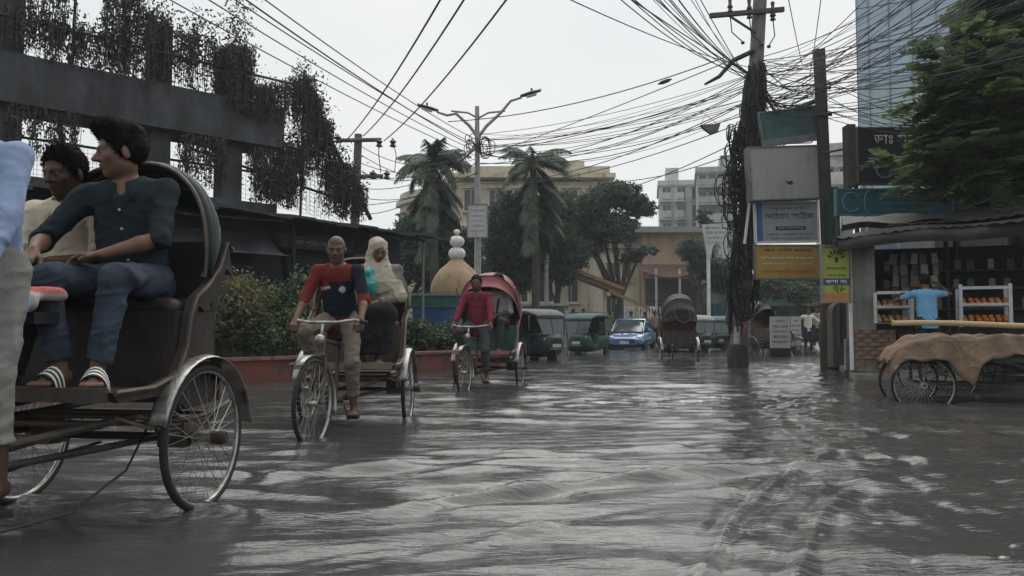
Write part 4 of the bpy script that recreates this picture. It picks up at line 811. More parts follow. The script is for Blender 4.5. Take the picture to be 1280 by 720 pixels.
for x, r_ in ((.15, .03), (1.6, .025)): MB().cyl((x, -.5, 2.25), (x+.9, -.6, 2.42), r_).build('bamboo_rafter', M('rafter', (.2, .18, .15), .8), shop)
for z in (1.15, 1.55, 1.9): MB().box((2.3, 2.65, z), (4.2, .35, .04)).build('shelf', M('shelf_wood', (.09, .065, .05), .8), shop)
# goods
def goods(name, lab, cat, grp, n_, f, cols, names):
    mes = [MB().box((0, 0, 0), (.13, .03, .19), taper=.9).mesh(name, M('%s%d' % (name, i), c, .4, var=.2), None) for i, c in enumerate(cols)]
    for i in range(n_): o = link(name, mes[i % len(mes)], None, *f(i)); tag(o, '%s %s' % (names[i % len(mes)], lab), cat, grp)
goods('snack_packet', 'small snack packet hanging in a strip inside the dark shop', 'packet', 'packets hanging in the shop', 30, lambda i: (SM @ Vector((.75+(i % 5)*.16+random.uniform(-.02, .02), .5+.12*(i % 2), 2.0-(i//5)*.2)), (0, R(random.uniform(-8, 8)), R(random.uniform(-30, 30)))), [(.14, .07, .05), (.08, .09, .13), (.22, .2, .17), (.1, .05, .04), (.13, .12, .09), (.07, .1, .08)], ['brown', 'slate blue', 'pale grey', 'dark brown', 'tan', 'dark green'])
goods('shelf_packet', 'small packet standing on a shelf at the shop back', 'packet', 'packets on the shop shelves', 36, lambda i: (SM @ Vector((.8+(i % 12)*.3+random.uniform(-.05, .05), 2.6, 1.27+(i//12)*.38)), (0, 0, R(random.uniform(-20, 20)))), [(.2, .1, .07), (.07, .11, .16), (.2, .19, .16), (.06, .1, .06)], ['rust brown', 'steel blue', 'cream', 'bottle green'])
for px0, px1, py0, py1, lab, rows in ((1093, 1138, 366, 404, 'low glass display case of bread rolls beside the shop pillar', 2), (1198, 1259, 360, 404, 'white-framed glass display case of orange fruit', 2)):
    x0_, x1_ = slx(px0), slx(px1); dd = 14-x0_*math.sin(-SROT)-.25; z0_ = Z(py1, dd); w, h = x1_-x0_, Z(py0, dd)-z0_; CM = SM @ Matrix.Translation((x0_, -.25, z0_-.1)); t = thing('display_case', lab, 'display case', CM.translation, SROT); mm = M('case_frame', (.46, .47, .48), .4, metal=.2)
    for x in (0, w):
        for y in (0, .35): MB().box((x, y, h/2), (.055, .05, h+(.12 if y == 0 and px0 > 1150 else 0))).build('post', mm, t)
    for z in (h*.52, h): MB().box((w/2, 0, z), (w-.05, .04, .05)).build('rail', mm, t)
    for z in (.0, h*.48): MB().box((w/2, .18, z), (w-.06, .4, .02)).build('shelf', M('case_shelf', (.15, .15, .15), .5), t)
    fm = []
    for k in range(3):
        mb = MB(); mb.ell((0, 0, 0), (.046, .043, .038) if px0 > 1150 else (.058, .046, .036), 10, 7); mb.cyl((0, 0, .034), (0, 0, .045), .007, n=5)
        fm.append(mb.mesh('fruit', M('fruit%d%d' % (k, px0 > 1150), ((.50, .17, .035), (.45, .13, .03), (.5, .22, .06))[k] if px0 > 1150 else ((.36, .19, .07), (.42, .27, .13), (.28, .14, .06))[k], .5, var=.2), 4))
    for row in range(rows):
        for j in range(2):
            nn = int(w/.1)
            for i in range(nn):
                o = link('orange_fruit' if px0 > 1150 else 'bread_roll', random.choice(fm), None, CM @ Vector((.06+i*.1+random.uniform(-.01, .01), .04+j*.13, .05+row*h*.48+j*.055)), (random.random(), random.random(), random.random()))
                tag(o, 'orange fruit lined up in the white-framed display case' if px0 > 1150 else 'brown bread roll lined up in the low display case', 'fruit' if px0 > 1150 else 'bread', 'oranges in the display case' if px0 > 1150 else 'rolls in the display case')
# boards over the shop
dB = 16.8
s6, w, h = sgn('black_billboard', 'black billboard with white Bengali lettering over the shop', 1068, 1208, 160, 230, dB, .12, M('bill_black', (.022, .022, .032), .5, var=.2, vs_=2), m_arm)
MB().box((-w/2+.03, -.03, 0), (.05, .03, h)).build('edge_strip', m_steel, s6); MB().box((-w/2-.09, .06, 0), (.16, .3, h+.15)).build('side_post', M('post_olive', (.07, .07, .06), .8), s6)
lettering(s6, 'ডাঃ সাহানা', 1.28, .22, -w/2+1.05, h*.3, -.012, m_inkw)
MB().prism([(-.02, .0), (.1, .05), (.3, .07), (.36, .02), (.22, .0), (.1, -.03)], -.004, .004).build('emblem', M('emblem_pale', (.3, .33, .33), .6), s6, loc=(-w/2+.28, -.01, -.12))
eb = MB(); eb.tube([(.0+.17*math.cos(a), 0, .17*math.sin(a)) for a in np.linspace(2.2, 5.6, 12)], .022, 5); eb.build('emblem_ring', M('emblem_blue', (.14, .18, .25), .6), s6, loc=(-w/2+.62, -.012, -.3))
lettering(s6, 'চকষু', .5, .16, -w/2+1.35, -.12, -.012, M('ink_orange', (.4, .14, .05), .6))
for x in (-w/2+.1, w/2-.1): MB().cyl((x, .2, -h/2), (x, .2, -h/2-2.9), .05).build('post', m_arm, s6)
s7, w, h = sgn('teal_shop_sign', 'teal shop sign with ring emblems under the black billboard', 1046, 1190, 237, 268, 15.6, .1, M('sign_teal2', (.03, .115, .145), .5, var=.2, vs_=2), M('teal_edge', (.10, .17, .17), .6))
for cx in (-.85,):
    e_ = MB(); e_.tube([(cx+.17*math.cos(a), 0, .19*math.sin(a)) for a in np.linspace(.6, 5.6, 20)], .013, 5); e_.tube([(cx+.36+.1*math.cos(a), 0, .22*math.sin(a)) for a in np.linspace(1.6, 4.7, 14)], .013, 5); e_.build('ring_emblem', M('pale_teal', (.16, .28, .3), .6), s7, loc=(0, -.012, 0))
lettering(s7, 'সাবাহ ফারমেসী', 1.1, .13, .25, h*.3, -.008, M('pinkish', (.35, .22, .18), .6)); lettering(s7, 'এখানে সকল ঔষধ পাওয়া যায়', 1.2, .08, .3, -h*.05, -.008, M('pale_teal', (.16, .28, .3), .6)); lettering(s7, '০১৮১৯ ২২৩৩৪৪', .9, .07, .3, -h*.3, -.008, M('pale_teal', (.16, .28, .3), .6))
for x in (-w/2+.06, w/2-.06): MB().cyl((x, .14, -h/2), (x, .14, -h/2-2.6), .04).build('post', m_arm, s7)
s8, w, h = sgn('green_shop_sign', 'dark green board beside the teal shop sign', 1193, 1300, 235, 264, 15.8, .1, M('sign_dgreen', (.03, .07, .05), .6), m_arm)
for x in (-w/2+.06, w/2-.06): MB().cyl((x, .14, -h/2), (x, .14, -h/2-2.6), .04).build('post', m_arm, s8)
bk = thing('shop_row', 'dark back building behind the roadside shop', 'building', (11.8, 19.5, .1), R(-20)); MB().box((3.2, 2, 1.9), (9, 4, 3.8)).build('wall', M('row_grey', (.10, .10, .10), .9, var=.3, vs_=1), bk); MB().box((3.2, 1.8, 3.9), (9.4, 4.6, .15)).build('roof', m_roofc, bk)
# ================================================================== figures: one continuous body from a distance field
class Vol:
    def __init__(s): s.ops = []
    def cone(s, a, b, ra, rb, k=.02, R_=None, sc=(1, 1, 1)):
        a, b = np.array(a, float), np.array(b, float); m = max(ra, rb)*max(sc)+k+.03
        s.ops.append(('c', np.minimum(a, b)-m, np.maximum(a, b)+m, a, b, ra, rb, k, R_, np.array(sc, float))); return s
    def ell(s, c, r, R_=None, k=.015, sub=False):
        c = np.array(c, float); r = np.array((r,)*3 if np.isscalar(r) else r, float); m = r.max()+k+.03
        s.ops.append(('s' if sub else 'e', c-m, c+m, c, r, R_, k)); return s
    def cut(s, p, n): s.ops.append(('p', None, None, np.array(p, float), unit(np.array(n, float)))); return s
    def mesh(s, res, fold=0., ff=14., seed=1):
        lo = np.min([o[1] for o in s.ops if o[0] in 'ce'], 0); hi = np.max([o[2] for o in s.ops if o[0] in 'ce'], 0)
        dim = np.ceil((hi-lo)/res).astype(int)+1; ax = [lo[i]+res*np.arange(dim[i]) for i in range(3)]
        D = np.full(dim, .2, np.float32)
        for o in s.ops:
            if o[0] == 'p':
                q = (ax[0][:, None, None]-o[3][0])*o[4][0]+(ax[1][None, :, None]-o[3][1])*o[4][1]+(ax[2][None, None, :]-o[3][2])*o[4][2]
                D = np.maximum(D, q.astype(np.float32)); continue
            i0 = np.clip(((o[1]-lo)/res).astype(int), 0, dim); i1 = np.clip(((o[2]-lo)/res).astype(int)+1, 0, dim)
            if (i1 <= i0).any(): continue
            sl_ = tuple(slice(a, b) for a, b in zip(i0, i1))
            P = np.stack(np.meshgrid(*[ax[i][sl_[i]] for i in range(3)], indexing='ij'), -1)
            if o[0] == 'c':
                a, b, ra, rb, k, R_, sc = o[3:]; ba = b-a
                if R_ is not None: P = (P-a) @ R_/sc; ba = (ba @ R_)/sc
                else: P = P-a
                t = np.clip((P @ ba)/(ba @ ba+1e-9), 0, 1); d = np.linalg.norm(P-t[..., None]*ba, axis=-1)-(ra+t*(rb-ra))
            else:
                c, r, R_, k = o[3:]; q = P-c
                if R_ is not None: q = q @ R_
                k0 = np.linalg.norm(q/r, axis=-1); k1 = np.linalg.norm(q/(r*r), axis=-1)+1e-9; d = k0*(k0-1)/k1
            E = D[sl_]
            if o[0] == 's': h = np.clip(.5-.5*(E+d)/k, 0, 1); D[sl_] = E*(1-h)+(-d)*h+k*h*(1-h)
            else: h = np.clip(.5+.5*(d-E)/k, 0, 1); D[sl_] = d*(1-h)+E*h-k*h*(1-h)
        if fold:
            r = np.random.default_rng(seed); f = 0
            for j in range(6):
                kv = unit(r.normal(size=3))*ff*(.7+.9*r.random()); f = f+(1-np.abs(np.sin(.5*(kv[0]*ax[0][:, None, None]+kv[1]*ax[1][None, :, None]+kv[2]*ax[2][None, None, :]+r.random()*6+1.3*np.sin(kv[1]*.6*ax[0][:, None, None]+kv[2]*.7*ax[2][None, None, :])))))**3-.25
            D = D-(fold*.6*f).astype(np.float32)
        # surface nets
        S = D < 0; n = np.array(dim)-1
        cnt = sum(S[i:i+n[0], j:j+n[1], k:k+n[2]].astype(np.int8) for i in (0, 1) for j in (0, 1) for k in (0, 1))
        act = (cnt > 0) & (cnt < 8); idx = np.full(n, -1, np.int64); C = np.argwhere(act); idx[tuple(C.T)] = np.arange(len(C))
        cs = [np.array(c) for c in ((0, 0, 0), (1, 0, 0), (0, 1, 0), (1, 1, 0), (0, 0, 1), (1, 0, 1), (0, 1, 1), (1, 1, 1))]
        val = [D[tuple((C+c).T)] for c in cs]; acc = np.zeros((len(C), 3)); num = np.zeros(len(C))
        for a in range(8):
            for b in range(a+1, 8):
                if np.abs(cs[a]-cs[b]).sum() != 1: continue
                m = (val[a] < 0) != (val[b] < 0); t = np.where(m, val[a]/(val[a]-val[b]+1e-12), 0)
                acc += m[:, None]*(cs[a]+t[:, None]*(cs[b]-cs[a])); num += m
        V = lo+res*(C+acc/np.maximum(num, 1)[:, None]); F = []
        for axi in range(3):
            u, v = [(1, 2), (2, 0), (0, 1)][axi]; sh = [slice(None)]*3; s2 = [slice(None)]*3
            sh[axi] = slice(0, -1); s2[axi] = slice(1, None); A, B = S[tuple(sh)], S[tuple(s2)]; ch = np.argwhere(A != B)
            ok = (ch[:, u] > 0) & (ch[:, v] > 0) & (ch[:, u] < n[u]) & (ch[:, v] < n[v]) & (ch[:, axi] < n[axi]); ch = ch[ok]
            eu = np.zeros(3, int); ev = np.zeros(3, int); eu[u] = 1; ev[v] = 1
            q = np.stack([idx[tuple((ch-eu-ev).T)], idx[tuple((ch-ev).T)], idx[tuple(ch.T)], idx[tuple((ch-eu).T)]], 1)
            fl = B[tuple(ch.T)]; q[fl] = q[fl][:, ::-1]; F.append(q)
        F = np.concatenate(F); F = F[(F >= 0).all(1)]
        return V, F
def np_mesh(name, V, F, mat, col=None):
    me = bpy.data.meshes.new(name); me.vertices.add(len(V)); me.vertices.foreach_set('co', V.reshape(-1).astype(np.float32)); k = F.shape[1]
    me.loops.add(F.size); me.loops.foreach_set('vertex_index', F.reshape(-1).astype(np.int32)); me.polygons.add(len(F))
    me.polygons.foreach_set('loop_start', np.arange(0, F.size, k, dtype=np.int32)); me.polygons.foreach_set('loop_total', np.full(len(F), k, np.int32)); me.update(); me.validate(); me.shade_smooth()
    if col is not None:
        a = me.color_attributes.new('Col', 'FLOAT_COLOR', 'POINT'); a.data.foreach_set('color', np.concatenate([col, np.ones((len(col), 1))], 1).reshape(-1).astype(np.float32))
    me.materials.append(mat); return me

V3 = lambda *a: np.array(a, float)
def rotm(rx=0, ry=0, rz=0): return np.array(Euler((rx, ry, rz)).to_matrix())
def ik(a, t, l1, l2, pole):
    d = t-a; D = np.linalg.norm(d)
    if D > (l1+l2)*.995: t = a+d/D*(l1+l2)*.995; d = t-a; D = np.linalg.norm(d)
    x = (l1*l1-l2*l2+D*D)/(2*D); h = math.sqrt(max(l1*l1-x*x, 1e-6)); u = d/D; p = pole-u*(pole @ u); p = p/(np.linalg.norm(p)+1e-9)
    return a+u*x+p*h, t
m_skin = M('skin', (.1, .05, .03), .5, attr=True, var=.08, vs_=30, bump=.05, bs=120, spec=.35)
m_cloth_c = M('cloth_print', (.1, .1, .1), .9, attr=True, var=.15, vs_=14, bump=.25, bs=160, spec=.15, crease=.9)
def cloth(name, c, var=.16): return M(name, c, .92, var=var, vs_=9, bump=.25, bs=170, spec=.15, crease=.9)
m_hair = M('hair_black', (.011, .010, .010), .75, spec=.12, var=.5, vs_=60, bump=.9, bs=130, stretch=(1, 1, .4))

def hand(v, wrist, d, nrm, th, curl=.5, s=1.):
    "d: along the fingers, nrm: back of the hand, th: thumb side"
    d = unit(d); nrm = unit(nrm-d*(nrm @ d)); side = np.cross(nrm, d); side = side if side @ th > 0 else -side
    for k, o in enumerate((.030, .010, -.010, -.028)):
        kn = wrist+s*(d*(.088-.004*k)+side*o); v.cone(wrist+side*o*.55*s+d*.01, kn, .015*s, .0125*s, .012)
        l1 = s*(.040, .045, .041, .032)[k]; a1 = curl*.7; p1 = kn+l1*(d*math.cos(a1)-nrm*math.sin(a1)); a2 = curl*1.9; p2 = p1+s*.034*(d*math.cos(a2)-nrm*math.sin(a2)); a3 = curl*2.6; p3 = p2+s*.02*(d*math.cos(a3)-nrm*math.sin(a3))
        v.cone(kn, p1, .0105*s, .009*s, .003); v.cone(p1, p2, .009*s, .008*s, .003); v.cone(p2, p3, .008*s, .0065*s, .003)
    b0 = wrist+s*(d*.025+side*.022); t1 = b0+s*(d*.03+side*.032-nrm*.012*curl*2); t2 = t1+s*(d*.032+side*.006-nrm*.015*curl*2); v.cone(b0, t1, .014*s, .0115*s, .008); v.cone(t1, t2, .011*s, .008*s, .004)

def person(label, frame, hip=(0, 0, 1.), lean=0., roll=0., yaw=0., head=(0, 0, 0), hands=None, feet=None, knees=None, elbows=None, skin=(.13, .068, .042), shirt=None, sleeve=.5,
           trouser=None, tlen=.95, hair='short', res=.012, group=None, foot='bare', build=1., shirtcol=None, hem=.0, scarf=None, curl=(.6, .6), hdir=None, beard=0., collar=True, buttons=False, sandal=None, skirt=None, cat='person', open_neck=False, headscale=1.):
    t = thing('person', label, cat, (0, 0, 0), 0, group); t.matrix_world = frame if isinstance(frame, Matrix) else Matrix(frame)
    hip = V3(*hip); RT = rotm(0, 0, yaw) @ rotm(roll, lean, 0); P = lambda x, y, z: hip+RT @ V3(x, y, z)
    neck = P(-.005, 0, .50); chest = P(.0, 0, .30); sh = [P(0, .178*build, .445), P(0, -.178*build, .445)]; hj = [hip+rotm(0, 0, yaw) @ V3(0, .092, 0), hip+rotm(0, 0, yaw) @ V3(0, -.092, 0)]
    RH = RT @ rotm(0, -lean*.8, 0) @ rotm(head[2], head[1], head[0]); hc = neck+RT @ V3(.03, 0, .142); hp = lambda x, y, z: hc+headscale*(RH @ V3(x, y, z))
    fw = RT @ V3(1, 0, 0)
    if hands is None: hands = [P(.12, .26, -.05), P(.12, -.26, -.05)]
    hands = [V3(*h) for h in hands]; feet = [V3(*f) for f in feet]
    elb, wr, kn, an = [], [], [], []
    for i, sg in enumerate((1, -1)):
        pole = RT @ V3(-.6, sg*.5, -.6) if elbows is None else V3(*elbows[i]); e, w = ik(sh[i], hands[i], .285, .255, pole); elb.append(e); wr.append(w)
        pole = rotm(0, 0, yaw) @ V3(1, sg*.15, .6) if knees is None else V3(*knees[i]); k_, a_ = ik(hj[i], feet[i]+V3(0, 0, .075), .43, .41, pole); kn.append(k_); an.append(a_)
    b = build; FL = (.72, 1.06*b, 1)
    # ---- body
    v = Vol()
    v.cone(P(0, 0, .02), P(0, 0, .2), .128, .115, .03, RT, FL).cone(P(0, 0, .2), P(-.005, 0, .38), .115, .13, .03, RT, FL).cone(sh[0], sh[1], .052, .052, .05).cone(P(-.01, 0, .42), neck, .075, .06, .04).cone(neck, hp(-.015, 0, -.03), .054, .052, .02)
    for i in (0, 1):
        v.cone(sh[i], elb[i], .046*b, .036*b, .02).cone(elb[i], elb[i]*.65+wr[i]*.35, .037*b, .038*b, .015).cone(elb[i]*.65+wr[i]*.35, wr[i], .037*b, .025, .012)
        hd = hdir[i] if hdir and hdir[i] is not None else unit(wr[i]-elb[i]); up = V3(0, 0, 1); inn = RT @ V3(0, -1 if i == 0 else 1, 0)
        hand(v, wr[i], np.array(hd, float), up, inn+fw*.3, curl[i], 1.0)
        v.cone(hj[i], kn[i], .078*b, .052*b, .03).cone(kn[i], kn[i]*.68+an[i]*.32, .051*b, .049*b, .02).cone(kn[i]*.68+an[i]*.32, an[i], .047*b, .033, .015)
        fd = unit(V3(*(feet[i]-an[i]))*0+(rotm(0, 0, yaw) @ V3(1, .18 if i == 0 else -.18, 0))); sole = an[i]-V3(0, 0, .05)
        v.cone(an[i]-fd*.03-V3(0, 0, .03), sole+fd*.11, .034, .028, .015)
        side = np.cross([0, 0, 1.], fd)
        for q in range(5): o = (q-2)*.016; v.cone(sole+fd*.10+side*o, sole+fd*(.172-abs(q-1.3)*.01)+side*o*1.15-V3(0, 0, .008), .015, .011, .006)
    H = RH
    S_ = headscale
    v.ell(hp(-.012, 0, .028), np.array((.098, .077, .094))*S_, H).ell(hp(.025, 0, -.035), np.array((.066, .061, .078))*S_, H, .02).ell(hp(.06, 0, -.092), .023*S_, H, .025).ell(hp(-.0, 0, -.06), np.array((.055, .058, .045))*S_, H, .03)
    v.cone(hp(.083, 0, .016), hp(.113, 0, -.026), .009*S_, .0135*S_, .012).ell(hp(.096, .014, -.03), .0095*S_, H, .008).ell(hp(.096, -.014, -.03), .0095*S_, H, .008)
    for sg in (1, -1):
        v.cone(hp(.088, sg*.012, .022), hp(.07, sg*.05, .02), .011*S_, .010*S_, .012).ell(hp(.058, sg*.043, -.022), .024*S_, H, .02).ell(hp(.098, sg*.033, .0), np.array((.016, .018, .012))*S_, H, .012, True).ell(hp(.074, sg*.033, .0), .0155*S_, H, .004)
        v.ell(hp(-.012, sg*.08, -.012), np.array((.021, .009, .033))*S_, H @ rotm(0, .15, sg*.35), .006)
    v.ell(hp(.086, 0, -.055), np.array((.013, .024, .0065))*S_, H, .008).ell(hp(.083, 0, -.067), np.array((.013, .021, .0075))*S_, H, .008).ell(hp(.098, 0, -.061), np.array((.01, .03, .002))*S_, H, .004, True)
    Vb, Fb = v.mesh(res)
    hl = (Vb-hc) @ RH/S_; col = np.tile(np.array(skin), (len(Vb), 1)); x, y, z = hl.T; inh = (np.abs(x) < .16) & (z > -.13) & (z < .14) & (np.abs(y) < .1)
    def paint(mask, c, a=1.): col[mask] = col[mask]*(1-a)+np.array(c)*a
    ay = np.abs(np.abs(y)-.033)
    paint(inh & (x > .07) & (np.abs(y) < .026) & (z < -.048) & (z > -.077), np.array(skin)*np.array((.75, .5, .5)))
    if res < .009: paint(inh & (x > .05) & (ay < .013) & (np.abs(z) < .006), np.array(skin)*.5+.08); paint(inh & (x > .06) & (ay < .006) & (np.abs(z) < .007), (.012, .009, .008))
    paint(inh & (x > .05) & (ay < .02) & (z > .0065) & (z < .0115), (.012, .01, .01), .7)
    paint(inh & (x > .05) & (ay < .023) & (z > .018) & (z < .03), (.015, .012, .01), .85)
    if hair is None: paint(inh & ((z > .058-.35*(x-.05)) | ((x < -.02) & (z > -.05))), (.03, .026, .024), .75)
    if beard: paint(inh & (x > .0) & ((z < -.045) | ((np.abs(y) > .052) & (z < 0))) & ~((x > .08) & (np.abs(y) < .024) & (z < -.048) & (z > -.077)), (.02, .016, .014), beard); paint(inh & (x > .07) & (z < -.036) & (z > -.05) & (np.abs(y) < .032), (.02, .016, .014), min(1, beard*1.3))
    link('body', np_mesh('body', Vb, Fb, m_skin, col), t)
    # ---- hair
    if hair and hair != 'scarf':
        hv = Vol(); th = dict(short=.012, quiff=.018, crop=.005, thick=.02)[hair]
        hv.ell(hp(-.016, 0, .036), np.array((.101+th*.6, .078+th*.6, .094+th))*S_, H, .01)
        if hair == 'quiff': hv.ell(hp(.045, .0, .118), np.array((.066, .062, .032))*S_, H @ rotm(0, .15, 0), .03).ell(hp(.055, 0, .118), np.array((.04, .055, .032))*S_, H, .03).ell(hp(-.03, 0, .10), np.array((.085, .074, .038))*S_, H, .03)
        if hair == 'thick': hv.ell(hp(.02, 0, .10), np.array((.09, .08, .045))*S_, H, .03)
        hv.cut(hp(.072 if hair != 'quiff' else .084, 0, .062), H @ V3(1, 0, -.75)) if hair != 'quiff' else hv.cut(hp(.066, 0, .062), H @ V3(1., 0, -.62))
        hv.cut(hp(-.02, 0, -.045), H @ V3(.45, 0, -1.))
        Vh, Fh = hv.mesh(res*.8, .004 if hair != 'crop' else .001, 70); ho = link('hair', np_mesh('hair', Vh, Fh, m_hair), t)
        if hair in ('quiff', 'thick', 'short') and res < .012:
            rh = np.random.default_rng(8); ii = rh.integers(0, len(Vh), 5200 if res < .009 else 2600); base = Vh[ii]; cen = hp(-.016, 0, .03); nv = unit(base-cen); fl_ = RH @ V3(.9, 0, .25) if hair == 'quiff' else RH @ V3(.5, 0, -.2)
            dv = unit(nv*.45+fl_+rh.normal(size=base.shape)*.35); wv = unit(np.cross(dv, nv))*.0022; ln_ = (.018+.022*rh.random((len(ii), 1)))*(.6 if hair == 'quiff' else .4)
            back = ((base-hc) @ RH)[:, 0:1] < .0; dv = np.where(back, unit(dv*np.array([1, 1, 1])-2*0*dv+V3(0, 0, -.6)), dv); ln_ = np.where(back, ln_*.6, ln_)
            link('hair_strands', quads_mesh('hair_strands', np.stack([base-wv, base+wv, base+dv*ln_+nv*.003+wv*.2, base+dv*ln_+nv*.003-wv*.2], 1), m_hair), ho)
    # ---- shirt
    o = .014
    if shirt:
        c = Vol(); c.cone(P(0, 0, -.06+hem), P(0, 0, .18), .140+o, .128+o, .04, RT, FL).cone(P(0, 0, .18), P(-.005, 0, .39), .128+o, .138+o, .04, RT, FL).cone(sh[0], sh[1], .052+o*.6, .052+o*.6, .05).cone(P(-.01, 0, .41), P(-.005, 0, .475), .085+o, .062+o*.5, .04)
        for i in (0, 1):
            c.cone(sh[i], elb[i] if sleeve >= .5 else sh[i]+(elb[i]-sh[i])*sleeve*2, .050*b+o*.8, .043*b+o*.8, .03)
            if sleeve > .5: e2 = elb[i]+(wr[i]-elb[i])*(sleeve-.5)*2; c.cone(elb[i], e2, .043*b+o*.7, .034*b+o*.6, .02)
        for i in (0, 1):
            if sleeve <= .5: e2 = sh[i]+(elb[i]-sh[i])*sleeve*2
            else: e2 = elb[i]+(wr[i]-elb[i])*(sleeve-.5)*2
            # sleeve ends: carve the cap away
            dr = unit((elb[i]-sh[i]) if sleeve <= .5 else (wr[i]-elb[i])); c.ops.append(('s', e2-.12, e2+.16, e2+dr*.11, np.array((.11, .11, .11)), None, .006))
        c.ell(P(.01, 0, .545), np.array((.075, .075, .085)), RT, .01, True)
        if open_neck: c.ell(P(.11, 0, .475), np.array((.05, .026, .05)), RT, .01, True)
        c.cut(P(0, 0, -.13+hem), RT @ V3(0, 0, -1))
        Vc, Fc = c.mesh(res, .008, 34, int(abs(hip[0]*100))+3)
        if shirtcol is not None: me_ = np_mesh('shirt', Vc, Fc, m_cloth_c, shirtcol((Vc-hip) @ RT, Vc))
        else: me_ = np_mesh('shirt', Vc, Fc, shirt)
        so_ = link('shirt', me_, t)
        if collar and shirtcol is None:
            cm_ = MB()
            for sg in (1, -1):
                A = []
                for q in range(9):
                    a = 2.9-q/8*2.55; rr_ = .078; base_ = P(.012+rr_*math.cos(a), sg*rr_*math.sin(a), .490-.035*max(0, math.cos(a))); tip = P(.014+(rr_+.016)*math.cos(a)+(.012 if q > 6 else 0), sg*((rr_+.018)*math.sin(a)+(.012 if q > 6 else 0)), .462-.05*max(0, math.cos(a))-(.018 if q > 6 else 0)); up_ = P(.008+(rr_-.006)*math.cos(a), sg*(rr_-.006)*math.sin(a), .528-.035*max(0, math.cos(a))); A.append([up_, base_*.5+up_*.5+fw*.004, tip])
                cm_.grid(A)
            o_ = cm_.build('collar', shirt, so_, smooth=4); md = o_.modifiers.new('s', 'SOLIDIFY'); md.thickness = .004
        if buttons:
            for q in range(5):
                pz = .36-q*.085; ys = np.linspace(0, .2, 5); cand = Vc[(np.abs(((Vc-hip) @ RT)[:, 1]-.0) < .012) & (np.abs(((Vc-hip) @ RT)[:, 2]-pz) < .012)]
                if len(cand): fr_ = cand[np.argmax((cand-hip) @ fw)]; MB().cyl(fr_-fw*.002, fr_+fw*.004, .0065, n=10).build('button', M('button', (.45, .45, .42), .4), so_)
    # ---- trousers
    if trouser:
        c = Vol(); c.cone(P(0, 0, -.02), P(0, 0, .07), .142+o*.6, .132+o*.5, .03, RT, FL)
        for i in (0, 1):
            c.cone(hj[i], kn[i], .083*b+o*.7, .058*b+o*.7, .03); e2 = kn[i]+(an[i]-kn[i])*tlen; c.cone(kn[i], e2, .057*b+o*.7, .050+o*.6, .02)
        for i in (0, 1): e2 = kn[i]+(an[i]-kn[i])*tlen; dr = unit(an[i]-kn[i]); c.ops.append(('s', e2-.2, e2+.25, e2+dr*.12, np.array((.12, .12, .12)), None, .006))
        Vc, Fc = c.mesh(res, .008, 36, 9); link('trousers', np_mesh('trousers', Vc, Fc, trouser), t)
    if skirt:
        c = Vol(); c.cone(P(0, 0, -.02), P(0, 0, .08), .15, .14, .03, RT, FL)
        for i in (0, 1): c.cone(hj[i], kn[i], .115, .10, .06).cone(kn[i], an[i]+V3(0, 0, .0), .10, .115, .07)
        c.cone((kn[0]+kn[1])/2-V3(0.03, 0, .03), (an[0]+an[1])/2, .1, .12, .08).cone(hip, (kn[0]+kn[1])/2, .11, .09, .06)
        for i in (0, 1): c.cut(an[i]-V3(0, 0, -.02), (0, 0, -1))
        Vc, Fc = c.mesh(res, .012, 18, 4); link('skirt', np_mesh('skirt', Vc, Fc, skirt), t)
    if scarf:
        c = Vol(); c.ell(hp(-.02, 0, .03), np.array((.115, .1, .112))*S_, H).ell(hp(-.01, 0, -.06), np.array((.09, .095, .1))*S_, H, .04).cone(hp(-.02, 0, -.1), P(.02, 0, .3), .10, .17, .06, RT, (.8, 1.1, 1)).cone(P(0, .1, .42), P(.02, .19, .2), .09, .1, .05).cone(P(0, -.1, .42), P(.02, -.19, .2), .09, .1, .05)
        c.ell(hp(.105, 0, -.022), np.array((.075, .058, .08))*S_, H, .012, True); c.cut(P(0, 0, .12), RT @ V3(.2, 0, -1))
        Vc, Fc = c.mesh(res, .009, 34, 6); link('headscarf', np_mesh('headscarf', Vc, Fc, scarf), t)
    if sandal:
        for i, sg in enumerate((1, -1)):
            fd = rotm(0, 0, yaw) @ V3(1, .18*sg, 0); fd /= np.linalg.norm(fd); sd_ = np.cross([0, 0, 1.], fd); s0 = an[i]-V3(0, 0, .075)
            pl_ = [(-.065, .0), (-.05, .034), (.02, .038), (.10, .05), (.16, .045), (.195, .012), (.19, -.02), (.15, -.042), (.08, -.042), (.0, -.036), (-.05, -.032)]
            mb = MB(); n_ = len(pl_); vv = [s0+fd*a+sd_*q*1.0 for a, q in pl_]; mb.add([p for p in vv]+[p+V3(0, 0, -.022) for p in vv], [tuple(range(n_)), tuple(range(2*n_-1, n_-1, -1))]+[(k, (k+1) % n_, n_+(k+1) % n_, n_+k) for k in range(n_)])
            so_ = mb.build('sandal', sandal[0], t)
            for q in range(6):
                A = []
                for z in (0, 1):
                    A.append([s0+fd*(.055+q*.0135+z*.0135)+sd_*(.060*math.cos(a))+V3(0, 0, -.012+.104*math.sin(a)*(1-.055*(q+z))) for a in np.linspace(0, math.pi, 11)])
                o_ = MB().grid(A).build('strap_band', sandal[1] if q % 2 == 0 else sandal[0], so_, smooth=4)
    return t
